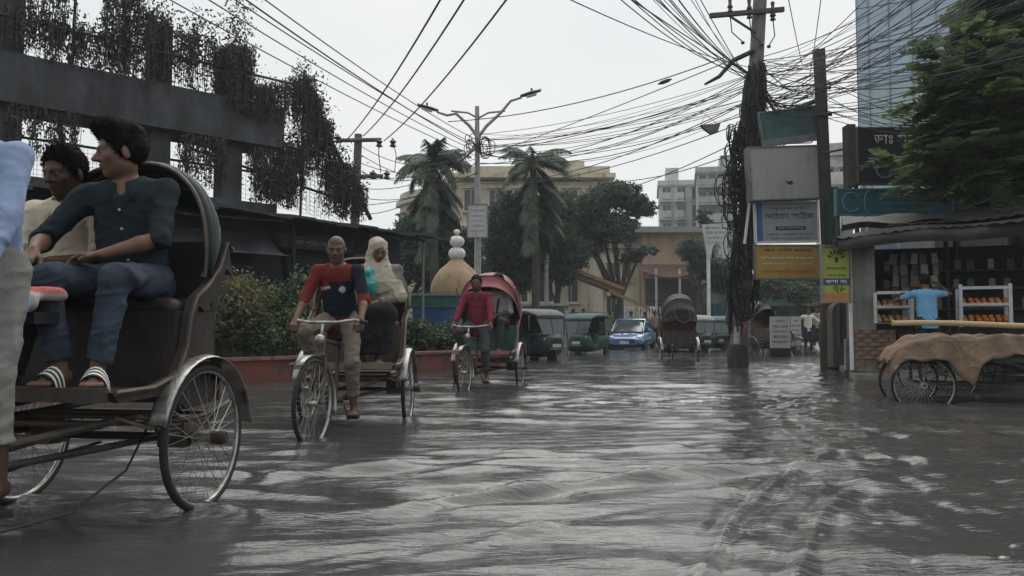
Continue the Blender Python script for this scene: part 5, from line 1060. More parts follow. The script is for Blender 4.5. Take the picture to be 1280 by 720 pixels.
# ================================================================== cycle rickshaws
m_tyre = M('tyre', (.022, .021, .021), .8); m_chrome = M('worn_chrome', (.38, .38, .37), .35, metal=.8, dirt=((.15, .1, .07), .5, 14)); m_frame = M('frame_paint', (.05, .045, .04), .6, var=.4, vs_=8, dirt=((.12, .075, .05), .5, 9))
m_spoke = M('spoke', (.30, .30, .29), .4, metal=.6, bump=0); m_wood = M('body_wood', (.085, .066, .055), .7, var=.35, vs_=7, dirt=((.06, .045, .038), .5, 8)); m_rust = M('rusty', (.05, .037, .03), .85, var=.4, vs_=12)
_wheel = {}
def wheel_mesh(Rw=.355):
    if Rw not in _wheel:
        ring = lambda r, th, n=44: MB().tube([(r*math.cos(a), 0, r*math.sin(a)) for a in np.linspace(0, 2*math.pi, n+1)[:-1]], th, 8, closed=True)
        rim = ring(Rw-.03, .0135); rim.cyl((0, -.045, 0), (0, .045, 0), .022, n=10); rim.cyl((0, -.05, 0), (0, -.042, 0), .034, n=12); rim.cyl((0, .042, 0), (0, .05, 0), .034, n=12)
        sp = MB()
        for i in range(36):
            a = i*2*math.pi/36; s = 1 if i % 2 else -1; a2 = a+s*.5*(1 if (i//2) % 2 else -1); sp.tube([(.03*math.cos(a2), s*.038, .03*math.sin(a2)), ((Rw-.04)*math.cos(a), 0, (Rw-.04)*math.sin(a))], .0019, 3, caps=False)
        ty = ring(Rw-.018, .019, 48)
        _wheel[Rw] = (rim.mesh('wheel', m_chrome, 1), ty.mesh('tyre', m_tyre, 4), sp.mesh('spokes', m_spoke, None, False))
    return _wheel[Rw]
def wheel(par, loc, rot=(0, 0, 0), Rw=.355):
    a, b, c = wheel_mesh(Rw); o = link('wheel', a, par, loc, rot); link('tyre', b, o); link('spokes', c, o); return o
def bow(w, h, tilt, piv, n=25, e=2.5, ph=0.):
    P = []
    for i in range(n):
        th = math.pi*i/(n-1); c, s = math.cos(th), math.sin(th); y = -w*math.copysign(abs(c)**(2/e), c); r = h*abs(s)**(2/e); P.append((piv[0]+r*math.sin(tilt), y, piv[2]+r*math.cos(tilt)))
    return P
def rickshaw(label, loc, yaw, hood='folded', body=None, lining=None, hoodm=None, trim=None, steer=0., seatm=None, hk=1.):
    t = thing('cycle_rickshaw', label, 'rickshaw', loc, yaw, 'cycle rickshaws on the flooded road'); body = body or m_wood; trim = trim or m_chrome
    for y in (-.5, .5): wheel(t, (0, y, .355))
    MB().cyl((0, -.62, .355), (0, .62, .355), .02, n=10).build('axle', m_rust, t)
    for y in (-.585, .585): MB().lathe([(.03, -.03), (.034, 0), (.03, .03)], (0, 0, 0), 10).build('hub_cap', m_rust, t, loc=(0, y, .355), rot=(R(90), 0, 0))
    for y in (-.36, .36): MB().box((0, y, .37), (.12, .14, .12)).build('bearing_block', m_frame, t)
    # chassis
    f = MB()
    for y in (-.30, .30): f.tube([(-.36, y, .50), (0.1, y, .48), (.55, y, .47), (.82, y*.45, .42), (.95, y*.18, .33)], .018, 8)
    for x, z in ((-.34, .5), (.12, .48), (.5, .47)): f.cyl((x, -.3, z), (x, .3, z), .015)
    f.cyl((.95, -.07, .33), (.95, .07, .33), .028); f.tube([(.95, 0, .33), (.80, 0, .92)], .018, 8); f.tube([(.83, 0, .80), (1.38, 0, .86)], .017, 8); f.tube([(.95, 0, .34), (1.40, 0, .74)], .019, 8); f.tube([(1.36, 0, .92), (1.42, 0, .70)], .024, 10)
    for y in (-.27, .27): f.tube([(.95, y*.2, .33), (.4, y*.75, .345), (0, y, .355)], .016, 8)
    f.build('frame', m_frame, t)
    ch = MB()
    for s in (-1, 1): ch.tube([(.95, -.055, .33+s*.085), (.48, -.055, .345+s*.055), (0, -.055, .355+s*.035)], .008, 5)
    ch.build('chain', m_iron, t); MB().lathe([(.02, -.006), (.09, -.005), (.09, .005), (.02, .006)], n=20).build('chainring', m_rust, t, loc=(.95, -.055, .33), rot=(R(90), 0, 0))
    for s, y in ((-1, .1), (1, -.1)):
        MB().tube([(.95, y*.7, .33), (.95+s*.05, y, .33+s*.155)], .01, 6).build('crank', m_chrome, t); MB().box((.95+s*.05, y*1.5, .33+s*.16), (.09, .1, .025)).build('pedal', m_black, t)
    sg_ = [(-.16, .0), (-.16, .075), (-.11, .085), (-.02, .035), (.13, .02), (.13, -.02), (-.02, -.035), (-.11, -.085), (-.16, -.075)]
    MB().prism([(.79+x, y) for x, y in sg_], .93, .975, 'xy').build('saddle', m_black, t, smooth=.5)
    # leaf springs and carrier bars
    for y in (-.41, .41):
        for k in range(4): MB().tube([(x, y, .44-.02*k+.06*(x/.42)**2*(1 if k < 3 else .6)) for x in np.linspace(-.40+.07*k, .40-.07*k, 9)], .012, 4).build('leaf_spring', m_frame, t)
    for k in range(5): MB().box((-.20+.13*k, 0, .455+.012*(k % 2)), (.035, .78, .016)).build('carrier_bar', trim if k % 2 else m_frame, t)
    # body
    sp = [(-.18, .52), (-.25, .9), (-.27, 1.30), (-.22, 1.33), (-.15, 1.20), (-.04, 1.10), (.06, 1.04), (.11, .95), (.14, .80), (.22, .67), (.40, .625), (.66, .62), (.66, .575), (.30, .56), (.10, .50)]
    ou = sp[2:12]; inn = [(x-.045, z-.045) if i > 3 else (x+.01*i-.03, z-.13) for i, (x, z) in enumerate(ou)]
    for y in (-.47, .44): MB().prism(ou+inn[::-1], y, y+.03).build('side_panel', body, t); MB().prism([(-.2, .52), (-.22, .72), (.18, .72), (.25, .6), (.1, .5)], y+.004, y+.026).build('lower_panel', body, t)
    for y in (-.485, .485): MB().tube([(x, y, z) for x, z in sp[2:12]], .012, 6).build('trim_rail', trim, t)
    MB().box((-.02, 0, .76), (.36, .87, .42)).build('seat_box', body, t); sm_ = seatm or M('seat_vinyl', (.09, .02, .025), .45)
    c = Vol(); c.cone((-.16, -.38, .985), (-.16, .38, .985), .05, .05, .05).cone((.10, -.38, .985), (.10, .38, .985), .05, .05, .05).cone((-.06, -.38, .985), (-.06, .38, .985), .055, .055, .08); Vc, Fc = c.mesh(.02); link('seat', np_mesh('seat', Vc, Fc, sm_), t)
    MB().box((-.225, 0, 1.16), (.06, .86, .36), (0, R(-8), 0)).build('backrest', sm_, t); MB().box((.44, 0, .595), (.46, .86, .03)).build('footboard', m_wood, t); MB().box((.665, 0, .61), (.025, .9, .06)).build('footboard_edge', trim, t)
    for y in (-.5, .5):
        A = [[(.405*math.cos(a), y+o, .355+.405*math.sin(a)-.012*abs(o)/.045) for o in (-.045, -.03, 0, .03, .045)] for a in np.linspace(R(15), R(175), 18)]
        o_ = MB().grid(A).build('mudguard', m_chrome, t, smooth=4); md = o_.modifiers.new('s', 'SOLIDIFY'); md.thickness = .004
        MB().tube([(.39, y*.96, .44), (.5, y*.75, .5)], .008, 5).build('guard_stay', m_frame, t)
    # hood
    piv = (-.05, 0, 1.14); tl = [R(a) for a in ((-42, -35, -28, -21, -14, -6) if hood == 'folded' else (-82, -58, -32, -6, 20, 40))]; hs = [k*hk for k in ((.55, .58, .60, .62, .62, .61) if hood == 'folded' else (.62, .74, .82, .84, .80, .72))]
    hm = hoodm or M('hood_black', (.03, .032, .034), .6, var=.3, vs_=5, bump=.3, bs=12); bows = [bow((.445 if hood == 'folded' else .475)+.004*i, h, a, piv) for i, (a, h) in enumerate(zip(tl, hs))]
    rows = []
    for i in range(5):
        b0, b1 = np.array(bows[i]), np.array(bows[i+1])
        for q in np.linspace(0, 1, 6)[:-1]:
            m = b0*(1-q)+b1*q; ce = np.array([piv[0], 0, piv[2]-.1]); bl = (.10 if hood == 'folded' else -.035)*math.sin(math.pi*q); rows.append(m+(m-ce)*bl*(.3+.7*np.abs(np.linspace(-1, 1, 25))[:, None]**2 if hood == 'folded' else 1))
    rows.append(np.array(bows[5])); o_ = MB().grid(np.array(rows)).build('hood', hm, t, smooth=4)
    md = o_.modifiers.new('s', 'SOLIDIFY'); md.thickness = .006
    if lining: link('hood_lining', MB().grid(np.array(rows)*np.array([1, .975, 1])-np.array([0, 0, .012])).mesh('hood_lining', lining, 4), o_)
    for i in (0, 2, 4, 5): MB().tube(np.array(bows[i]), .011, 6).build('hood_bow', trim if i == 5 else m_frame, t)
    for y in (-.48, .48) if hood == 'up' else (): MB().tube([(-.12, y, 1.16), (.12, y, 1.45), (.3, y, 1.62)], .009, 5).build('hood_strut', m_chrome, t)
    # front end (turns with the handlebar)
    cs, ss = math.cos(steer), math.sin(steer); hx, hz = 1.39, .8
    def st(x, y, z): k = x-hx-(hz-z)*.35; return (hx+(hz-z)*.35+k*cs-y*ss, k*ss+y*cs, z)
    wheel(t, st(1.62, 0, .355), (0, 0, steer)); fk = MB()
    for y in (-.06, .06): fk.tube([st(1.44, y*.7, .72), st(1.52, y, .5), st(1.62, y, .355)], .014, 7)
    fk.tube([st(1.44, -.045, .73), st(1.44, .045, .73)], .02, 7); fk.build('fork', m_frame, t)
    MB().tube([st(1.40, 0, .9), st(1.36, 0, 1.0)], .014, 8).build('stem', m_chrome, t)
    MB().tube([st(1.16, -.29, 1.0), st(1.30, -.25, 1.02), st(1.37, -.12, 1.0), st(1.37, .12, 1.0), st(1.30, .25, 1.02), st(1.16, .29, 1.0)], .0125, 8).build('handlebar', m_chrome, t)
    for y in (-.29, .29): MB().tube([st(1.14, y, 1.0), st(1.24, y*.94, 1.012)], .018, 8).build('grip', m_black, t)
    A = [[st(1.62+.385*math.cos(a), o, .355+.385*math.sin(a)) for o in (-.03, 0, .03)] for a in np.linspace(R(55), R(200), 16)]
    o_ = MB().grid(A).build('mudguard', m_chrome, t, smooth=4); md = o_.modifiers.new('s', 'SOLIDIFY'); md.thickness = .004
    MB().ell(st(1.44, 0, .86), (.045, .045, .045), 12, 8).build('bell', m_chrome, t)
    return t
def veh(px, d, theta, z): x = X(px, d); return (x, d, z), R(-90)-theta
def frame_of(o): return Matrix.Translation(o.location) @ o.rotation_euler.to_matrix().to_4x4()

# ---- foreground rickshaw
l0 = (-2.0, 4.02, -.03); r0 = rickshaw('foreground cycle rickshaw with folded hood cut by the picture edge', l0, R(-90-9), 'folded', body=M('body_dark', (.026, .021, .02), .6, var=.5, vs_=9, dirt=((.05, .036, .03), .4, 8)), trim=M('trim_dark', (.075, .065, .058), .5, metal=.4, dirt=((.14, .09, .06), .5, 12)), seatm=M('seat_dark', (.025, .02, .02), .5), hoodm=M('hood_green', (.012, .021, .022), .6, var=.35, vs_=5, bump=.4, bs=10), steer=R(-8)); F0 = frame_of(r0)
MB().tube([(.12, .28, .42), (.35, .33, .25), (.7, .33, .14), (1.05, .25, .13), (1.3, .12, .22)], .006, 6).build('brake_cable', m_cable, r0)
c_green = cloth('shirt_darkgreen', (.02, .029, .034)); c_jean = cloth('denim', (.045, .058, .082), .35); c_cream = cloth('shirt_cream', (.52, .455, .36)); c_blue = cloth('shirt_lightblue', (.24, .31, .47)); c_grey = cloth('trouser_grey', (.22, .215, .205)); c_dk = cloth('trouser_dark', (.03, .03, .034)); m_sl = M('sandal_black', (.02, .02, .022), .5)
person('passenger in dark green shirt, jeans and striped slides looking aside', F0, (.03, .14, 1.11), R(4), R(6), R(18), (R(-66), R(2), 0), hands=[(.30, .15, 1.23), (.44, -.09, 1.24)], feet=[(.48, .27, .63), (.47, .08, .63)], knees=[(1, .25, .5), (1, -.2, .5)], elbows=[(-.3, .9, -.5), (-.35, -.8, -.4)], skin=(.16, .088, .058), shirt=c_green, sleeve=.56, trouser=c_jean, tlen=.9, hair='quiff', res=.0065, buttons=True, sandal=(m_sl, m_inkw), curl=(.45, .5), hdir=[(.3, -.95, -.1), (.75, .1, -.6)], open_neck=True, build=1.04, headscale=1.06, beard=.25)
person('passenger in cream short-sleeved shirt beside the green shirt man', F0, (-.06, -.29, 1.04), R(5), 0, R(6), (R(-14), R(14), 0), hands=[(.30, -.12, 1.2), (.33, -.32, 1.18)], feet=[(.48, -.17, .61), (.48, -.33, .61)], skin=(.075, .038, .026), shirt=c_cream, sleeve=.42, trouser=c_dk, hair='short', res=.008, curl=(.5, .5), hdir=[(.5, -.8, -.1), (.6, .6, -.2)], foot='shoe', sandal=(m_sl, m_sl), beard=.5, headscale=1.05)
person('rickshaw driver in light blue shirt at the picture edge', F0, (.80, .0, 1.12), R(9), 0, 0, (0, R(5), 0), hands=[(1.17, .29, 1.02), (1.17, -.29, 1.02)], feet=[(.88, .15, .19), (.98, -.15, .51)], knees=[(1, .25, .5), (1, -.25, .5)], skin=(.07, .037, .026), shirt=c_blue, sleeve=.9, trouser=c_grey, tlen=.62, hair='short', res=.011, curl=(1.1, 1.1), hem=-.06)
cu_ = thing('folded_cloth', 'folded pinkish white cloth lying between driver and passengers', 'cloth', F0 @ Vector((.60, .03, 1.0)), R(-95)); c = Vol(); c.cone((-.1, -.1, 0), (.1, .06, 0), .04, .05, .03).cone((-.06, .1, .03), (.1, -.04, .04), .03, .03, .03); Vc, Fc = c.mesh(.012, .008, 30); col = np.where((Vc[:, 2:3] > .035), V3(.5, .16, .15), V3(.42, .40, .38)); link('cloth', np_mesh('cloth', Vc, Fc, m_cloth_c, col), cu_)
MB().box((0, 0, -.07), (.16, .16, .05)).build('tray', m_black, cu_)

# ---- red jersey rickshaw
l1 = (-1.53, 7.98, -.09); r1 = rickshaw('cycle rickshaw ridden by a man in red and navy jersey', l1, R(-90-1), 'folded', hoodm=M('hood_cream', (.12, .11, .09), .7, var=.4, vs_=5), trim=M('trim_beige', (.2, .18, .14), .6), hk=.86, steer=R(-10)); F1 = frame_of(r1)
def jersey(p, w):
    c = np.tile(V3(.14, .026, .024), (len(p), 1)); x, y, z = p.T
    front = (x > -.02) & (np.abs(y) < .17); c[front & (z < .37) & (z > .06) & ~((y < -.06) & (z > .30+.6*(y+.06)))] = V3(.013, .016, .028); c[front & (z <= .06)] = V3(.10, .022, .025)
    c[(y > .13)] = V3(.014, .018, .032); c[(y > .20) & (z < .28)] = V3(.15, .03, .03)
    st_ = front & (np.abs(z-(.32+.25*(y+.06))) < .012) & (y < -.05); c[st_] = V3(.5, .48, .45); c[(np.hypot(y-.055, z-.30) < .028) & (x > 0)] = V3(.4, .42, .45); c[(y < -.135) & (z < .2) & (z > 0)] = V3(.36, .33, .33); return c
person('rickshaw rider in red and navy jersey with khaki trousers, barefoot', F1, (.80, 0, 1.02), R(13), 0, 0, (R(8), R(8), 0), hands=[(1.19, .27, 1.03), (1.19, -.28, 1.03)], feet=[(.88, .15, .19), (.98, -.15, .51)], knees=[(1, .2, .5), (1, -.3, .5)], skin=(.12, .066, .045), shirt=m_cloth_c, shirtcol=jersey, sleeve=.62, trouser=cloth('khaki', (.17, .145, .115)), tlen=.72, hair=None, res=.0095, curl=(1.1, 1.1), hem=-.03, build=.98)
person('woman passenger in cream headscarf and black skirt holding a teal bag', F1, (.02, .20, 1.08), R(4), 0, R(4), (R(20), R(22), 0), hands=[(.30, .22, 1.2), (.28, .04, 1.22)], feet=[(.46, .28, .61), (.46, .13, .61)], skin=(.14, .08, .055), shirt=cloth('blouse_print', (.20, .18, .17), .6), sleeve=.92, skirt=cloth('skirt_black', (.018, .018, .02)), hair='scarf', scarf=cloth('scarf_cream', (.42, .38, .31)), res=.0095, collar=False, curl=(.7, .7))
tb_ = thing('plastic_bag', 'bright teal plastic bag on the headscarf passenger lap', 'bag', F1 @ Vector((.30, .16, 1.36)), R(-90)); c = Vol(); c.ell((0, 0, 0), (.11, .07, .105), None, .02).cone((-.02, 0, .08), (-.03, 0, .14), .04, .05, .03).cone((.04, 0, .07), (.06, 0, .12), .03, .035, .03); Vc, Fc = c.mesh(.01, .009, 32); link('bag', np_mesh('bag', Vc, Fc, M('bag_teal', (.02, .27, .26), .35, var=.2)), tb_)
# ---- maroon shirt rickshaw
l2 = (X(612, 12.9), 12.9, -.11); r2 = rickshaw('cycle rickshaw with raised red hood ridden by maroon shirt man', l2, R(-90-11), 'up', body=M('body_green', (.025, .10, .085), .5, var=.4, vs_=7), lining=M('lining_dark', (.05, .022, .022), .8), hoodm=M('hood_red', (.2, .04, .045), .5, var=.3, vs_=6), trim=M('trim_pink', (.42, .16, .17), .4), hk=.9, steer=R(-3)); F2 = frame_of(r2)
person('rickshaw rider in maroon long-sleeved shirt and dark trousers', F2, (.80, 0, 1.02), R(8), 0, 0, (R(4), R(2), 0), hands=[(1.19, .28, 1.03), (1.19, -.28, 1.03)], feet=[(.88, .15, .19), (.98, -.15, .51)], knees=[(1, .2, .5), (1, -.3, .5)], skin=(.11, .06, .04), shirt=cloth('shirt_maroon', (.17, .03, .045)), sleeve=.92, trouser=cloth('trouser_slate', (.06, .065, .07)), tlen=.75, hair='short', res=.014, curl=(1.1, 1.1), hem=-.04, build=1.0)
person('passenger in pale grey shirt under the red hood', F2, (.02, .16, 1.08), R(2), 0, 0, (R(0), R(8), 0), hands=[(.3, .22, 1.2), (.3, .08, 1.2)], feet=[(.46, .24, .61), (.46, .08, .61)], skin=(.12, .065, .045), shirt=cloth('shirt_palegrey', (.30, .30, .29)), sleeve=.6, trouser=cloth('trouser_slate', (.06, .065, .07)), hair='thick', res=.014)
sb_ = thing('shoulder_bag', 'dark strapped shoulder bag on the grey shirt passenger', 'bag', F2 @ Vector((.18, .19, 1.3)), R(-101)); MB().tube([(-.12, 0, .25), (-.02, -.02, .08), (.06, -.02, -.08), (.09, 0, -.16)], .02, 5).build('strap', m_black, sb_); MB().box((.09, -.02, -.2), (.16, .07, .12)).build('pouch', m_black, sb_)
# ---- far rickshaws
l3 = (X(840, 23.5), 22.6, -.12); r3 = rickshaw('dark hooded cycle rickshaw seen from behind in the middle distance', l3, R(86), 'up', hoodm=M('hood_black2', (.028, .026, .027), .6, var=.5, vs_=7), trim=m_frame); F3 = frame_of(r3)
person('rider hidden beyond the dark rickshaw hood', F3, (.80, 0, 1.02), R(10), hands=[(1.19, .28, 1.03), (1.19, -.28, 1.03)], feet=[(.88, .15, .19), (.98, -.15, .51)], shirt=cloth('shirt_brown', (.12, .08, .06)), sleeve=.8, trouser=c_dk, res=.022, curl=(1, 1))
hbk = MB(); hbk.tube([(-.27*math.cos(a), 0, .2*math.sin(a)) for a in np.linspace(0, 2*math.pi, 20)[:-1]], .012, 5, closed=True)
hbk.build('hood_emblem', M('emblem_grey', (.16, .15, .15), .7), r3, loc=(-.78, 0, 1.42), rot=(R(0), R(-65), R(90)))
l5 = (X(926, 31), 31, -.12); r5 = rickshaw('dim cycle rickshaw half hidden behind the wrapped pole', l5, R(-75), 'up', trim=m_frame)
l4 = (X(950, 28), 28, -.12); r4 = rickshaw('black cycle rickshaw parked beyond the wrapped pole base', l4, R(-60), 'up', trim=m_frame)
# ================================================================== motor vehicles
def loft(secs, n=16, e=4.):
    "secs: (x, halfwidth, z0, z1)"
    A = []
    for s in secs:
        x, w, z0, z1 = s[:4]; ee = s[4] if len(s) > 4 else e; ring = []
        for k in range(n):
            a = 2*math.pi*(k+.5)/n; c, s_ = math.cos(a), math.sin(a)
            ring.append((x, w*math.copysign(abs(c)**(2/ee), c), (z0+z1)/2+(z1-z0)/2*math.copysign(abs(s_)**(2/ee), s_)))
        A.append(ring)
    m = MB().grid(A, True); N = len(A); m.f.append(tuple(range(n-1, -1, -1))); m.f.append(tuple((N-1)*n+k for k in range(n))); return m
m_vglass = M('vehicle_glass', (.05, .07, .075), .12, var=.1, bump=0, spec=.8); m_lampw = M('headlamp', (.5, .5, .5), .15, bump=0); m_plate = M('plate', (.55, .55, .55), .5)
def small_wheel(par, loc, r_, w=.11):
    o = MB().lathe([(r_*.55, -w*.45), (r_*.6, -w*.5), (r_*.93, -w*.5), (r_, -w*.3), (r_, w*.3), (r_*.93, w*.5), (r_*.6, w*.5), (r_*.55, w*.45)], n=22).build('wheel', m_tyre, par, loc=loc, rot=(R(90), 0, 0))
    MB().lathe([(.02, -w*.42), (r_*.5, -w*.4), (r_*.57, -w*.46), (r_*.57, w*.46), (r_*.5, w*.4), (.02, w*.42)], n=18).build('rim', M('rim_grey', (.2, .2, .2), .5, metal=.5), o); return o
def auto(label, loc, yaw, col, roof, glass=None, grp='green auto rickshaws in the queue'):
    t = thing('auto_rickshaw', label, 'auto rickshaw', loc, yaw, grp); t.scale = (.9, .9, .9); b = M('auto_'+col[0], col[1], .45, var=.2, vs_=4, dirt=((.05, .055, .05), .35, 5)); rf_ = M('auto_roof_'+roof[0], roof[1], .7, var=.25, vs_=4)
    loft([(-1.30, .60, .42, .98), (-1.25, .64, .34, 1.0), (-.4, .66, .28, 1.0), (.2, .65, .26, .95), (.34, .60, .26, .62), (.55, .56, .26, .60), (.8, .50, .28, .95), (1.0, .40, .34, .97), (1.16, .27, .42, .92), (1.22, .18, .5, .85)], 16, 3.4).build('body', b, t, smooth=.6)
    loft([(-1.28, .60, 1.56, 1.64), (-1.2, .66, 1.54, 1.70), (-.3, .67, 1.55, 1.76), (.5, .62, 1.53, 1.73), (.86, .55, 1.48, 1.62), (.95, .5, 1.46, 1.54)], 16, 3).build('canopy', rf_, t, smooth=.8)
    MB().box((-1.24, 0, 1.28), (.05, 1.18, .60)).build('rear_panel', rf_, t); MB().box((-1.28, 0, 1.32), (.02, .5, .24)).build('rear_window', m_vglass, t)
    for y in (-.63, .63): MB().box((-.85, y, 1.27), (.75, .03, .56)).build('side_curtain', rf_, t)
    g = MB().add([(1.06, -.38, .96), (1.06, .38, .96), (.88, .50, 1.5), (.88, -.50, 1.5)], [(0, 1, 2, 3)]); g.build('windscreen', m_vglass, t)
    for y0, y1 in ((-.40, -.52), (.40, .52), (0, 0)): MB().tube([(1.07, y0, .94), (.88, y1, 1.52)], .022 if y0 else .012, 6).build('pillar', b, t)
    for y in (-.64, .64): MB().tube([(.22, y, .9), (.25, y, 1.55)], .022, 6).build('pillar', b, t); MB().tube([(-.46, y, .9), (-.46, y, 1.56)], .022, 6).build('pillar', b, t)
    for y in (-.65, .65):
        d_ = MB()
        for k in range(5): d_.tube([(-.42, y, .98+.1*k), (.2, y, .98+.1*k)], .012, 4)
        for k in range(4): d_.tube([(-.35+.17*k, y, .95), (-.35+.17*k, y, 1.42)], .01, 4)
        d_.build('mesh_door', m_iron, t)
    MB().box((-.75, 0, .95), (.5, 1.1, .3)).build('seat', m_black, t); MB().box((.25, 0, .8), (.3, .6, .2)).build('driver_seat', m_black, t)
    small_wheel(t, (-.85, .58, .21), .21); small_wheel(t, (-.85, -.58, .21), .21); small_wheel(t, (.98, 0, .21), .21); MB().box((1.0, 0, .43), (.5, .2, .06)).build('front_guard', b, t)
    for y in (-.27, .27): MB().lathe([(.01, 0), (.075, .0), (.085, -.05), (.03, -.09)], n=14).build('headlight', m_lampw, t, loc=(1.17-.1, y, .8), rot=(0, R(90), 0))
    MB().box((1.2, 0, .52), (.05, .42, .05)).build('bumper', m_steel, t); MB().box((1.235, 0, .62), (.02, .3, .1)).build('number_plate', m_plate, t); MB().tube([(.86, -.3, 1.06), (.78, 0, 1.08), (.86, .3, 1.06)], .014, 5).build('handlebar', m_black, t)
    return t
def car(label, loc, yaw, mat, grp=None):
    t = thing('car', label, 'car', loc, yaw, grp)
    loft([(-2.05, .70, .42, .92), (-1.98, .78, .32, 1.02), (-1.2, .84, .22, 1.0), (0, .855, .2, .95), (.9, .85, .22, .92), (1.5, .82, .24, .84), (1.9, .74, .28, .72), (2.08, .62, .34, .62)], 20, 3.6).build('body', mat, t, smooth=.7)
    loft([(-1.86, .60, .94, 1.10), (-1.55, .68, .92, 1.36), (-.9, .72, .9, 1.47), (-.1, .72, .9, 1.50), (.45, .70, .9, 1.38), (1.0, .68, .88, 1.10), (1.35, .64, .84, .92)], 20, 3.2).build('glasshouse', m_vglass, t, smooth=.8)
    loft([(-1.75, .60, 1.31, 1.37), (-1.4, .64, 1.40, 1.46), (-.6, .66, 1.455, 1.53), (0, .66, 1.455, 1.53), (.34, .63, 1.40, 1.46)], 16, 3).build('roof', mat, t, smooth=.8)
    for s in (-1, 1):
        for (x0, z0, x1, z1) in ((1.28, .90, .32, 1.43), (-.35, .92, -.42, 1.48), (-1.75, .98, -1.45, 1.42)): MB().tube([(x0, s*.70, z0), (x1, s*.655, z1)], .03, 6).build('pillar', mat, t)
        small_wheel(t, (1.3, s*.74, .3), .3, .19); small_wheel(t, (-1.3, s*.74, .3), .3, .19)
        MB().ell((1.86, s*.56, .66), (.16, .15, .075), 12, 8, rotm(0, R(15), s*R(-18))).build('headlight', m_lampw, t); MB().ell((.78, s*.9, .98), (.07, .09, .06), 10, 6).build('mirror', mat, t)
    MB().box((2.03, 0, .47), (.1, .9, .13)).build('grille', m_black, t); MB().box((2.10, 0, .44), (.02, .42, .12)).build('number_plate', m_plate, t); MB().box((1.6, 0, .24), (.9, 1.3, .08)).build('bumper_lip', m_black, t)
    return t
GREEN = ('green', (.011, .046, .042)); DG = ('deepgreen', (.012, .034, .033))
auto('green auto rickshaw half behind the red hooded rickshaw', (X(668, 22.3), 22.6, -.14), R(-58), DG, ('grey', (.11, .12, .12)))
auto('green auto rickshaw facing the camera beside the blue car', (X(733, 27.6), 28, -.15), R(-112), GREEN, ('teal', (.05, .1, .1)))
auto('black auto rickshaw with pale roof right of the hooded rickshaw', (X(872, 30.5), 31.2, -.15), R(-75), ('black', (.022, .024, .024)), ('pale', (.24, .24, .235)), grp='other auto rickshaws')
auto('green auto rickshaw far behind the white car', (X(908, 33), 34, -.15), R(-100), GREEN, ('darkteal', (.05, .10, .10)), grp='other auto rickshaws')
auto('dark auto rickshaw beyond the wrapped pole', (X(943, 33), 34.5, -.15), R(-80), ('charcoal', (.03, .032, .034)), ('slate', (.10, .11, .12)), grp='other auto rickshaws')
m_cblue = M('car_blue', (.09, .2, .36), .25, var=.08, bump=0, coat=1.)
car('blue hatchback car with pale windscreen facing the flood', (X(797, 35), 36.6, -.15), R(-108), m_cblue)
car('white car mostly hidden behind the black auto rickshaw', (X(893, 38), 40, -.15), R(-95), M('car_white', (.6, .6, .6), .3, var=.05, bump=0, coat=.5))

# ================================================================== cargo tricycles on the right
m_bed = M('bed_wood', (.07, .055, .045), .85, var=.4, vs_=6, stretch=(1, 8, 1))
def cargo(label, loc, yaw, paint):
    t = thing('cargo_tricycle', label, 'tricycle', loc, yaw, 'cargo tricycles parked by the shop')
    for y in (-.5, .5): wheel(t, (0, y, .355))
    MB().cyl((0, -.56, .355), (0, .56, .355), .02, n=8).build('axle', m_rust, t)
    for k in range(9): MB().box((.59, -.46+k*.115, .70), (1.62, .105, .03)).build('plank', m_bed, t)
    for x in (-.19, .59, 1.37): MB().box((x, 0, .655), (.06, 1.04, .06)).build('cross_beam', paint, t)
    for y in (-.53, .53): MB().box((.59, y, .69), (1.66, .04, .10)).build('side_rail', paint, t)
    f = MB()
    for y in (-.32, .32): f.tube([(-.3, y, .62), (.9, y, .60), (1.5, y*.2, .40)], .018, 6); f.tube([(0, y, .36), (.8, y*.7, .36), (1.5, y*.2, .38)], .016, 6); f.tube([(0, y, .36), (0, y, .64)], .02, 6); f.tube([(.8, y*.7, .37), (.8, y, .60)], .014, 6)
    f.tube([(1.5, 0, .38), (1.38, 0, .95)], .018, 6); f.tube([(1.42, 0, .82), (1.95, 0, .88)], .017, 6); f.tube([(1.5, 0, .38), (1.97, 0, .76)], .018, 6); f.build('frame', m_frame, t)
    wheel(t, (2.2, 0, .355)); fk = MB()
    for y in (-.06, .06): fk.tube([(1.96, y*.5, .9), (2.05, y, .7), (2.2, y, .355)], .014, 6)
    fk.build('fork', m_frame, t); MB().tube([(1.72, -.29, 1.02), (1.9, -.22, 1.02), (1.94, 0, 1.0), (1.9, .22, 1.02), (1.72, .29, 1.02)], .013, 6).build('handlebar', m_chrome, t); MB().prism([(1.2, .0), (1.22, .09), (1.3, .08), (1.5, .02), (1.5, -.02), (1.3, -.08), (1.22, -.09)], .95, 1.0, 'xy').build('saddle', m_black, t)
    return t
L1 = (X(1148, 9.8), 9.9, -.16); c1 = cargo('flatbed cargo tricycle under a brown tarpaulin', L1, R(-17), M('cart_green', (.03, .06, .045), .7))
L2 = (X(1226, 10.2), 11.3, -.12); c2 = cargo('empty dark cargo tricycle behind the covered one', L2, R(-6), M('cart_dark', (.035, .04, .038), .7))
xs = np.linspace(-.36, 1.40, 54); ys = np.linspace(-.80, .66, 40); A = []
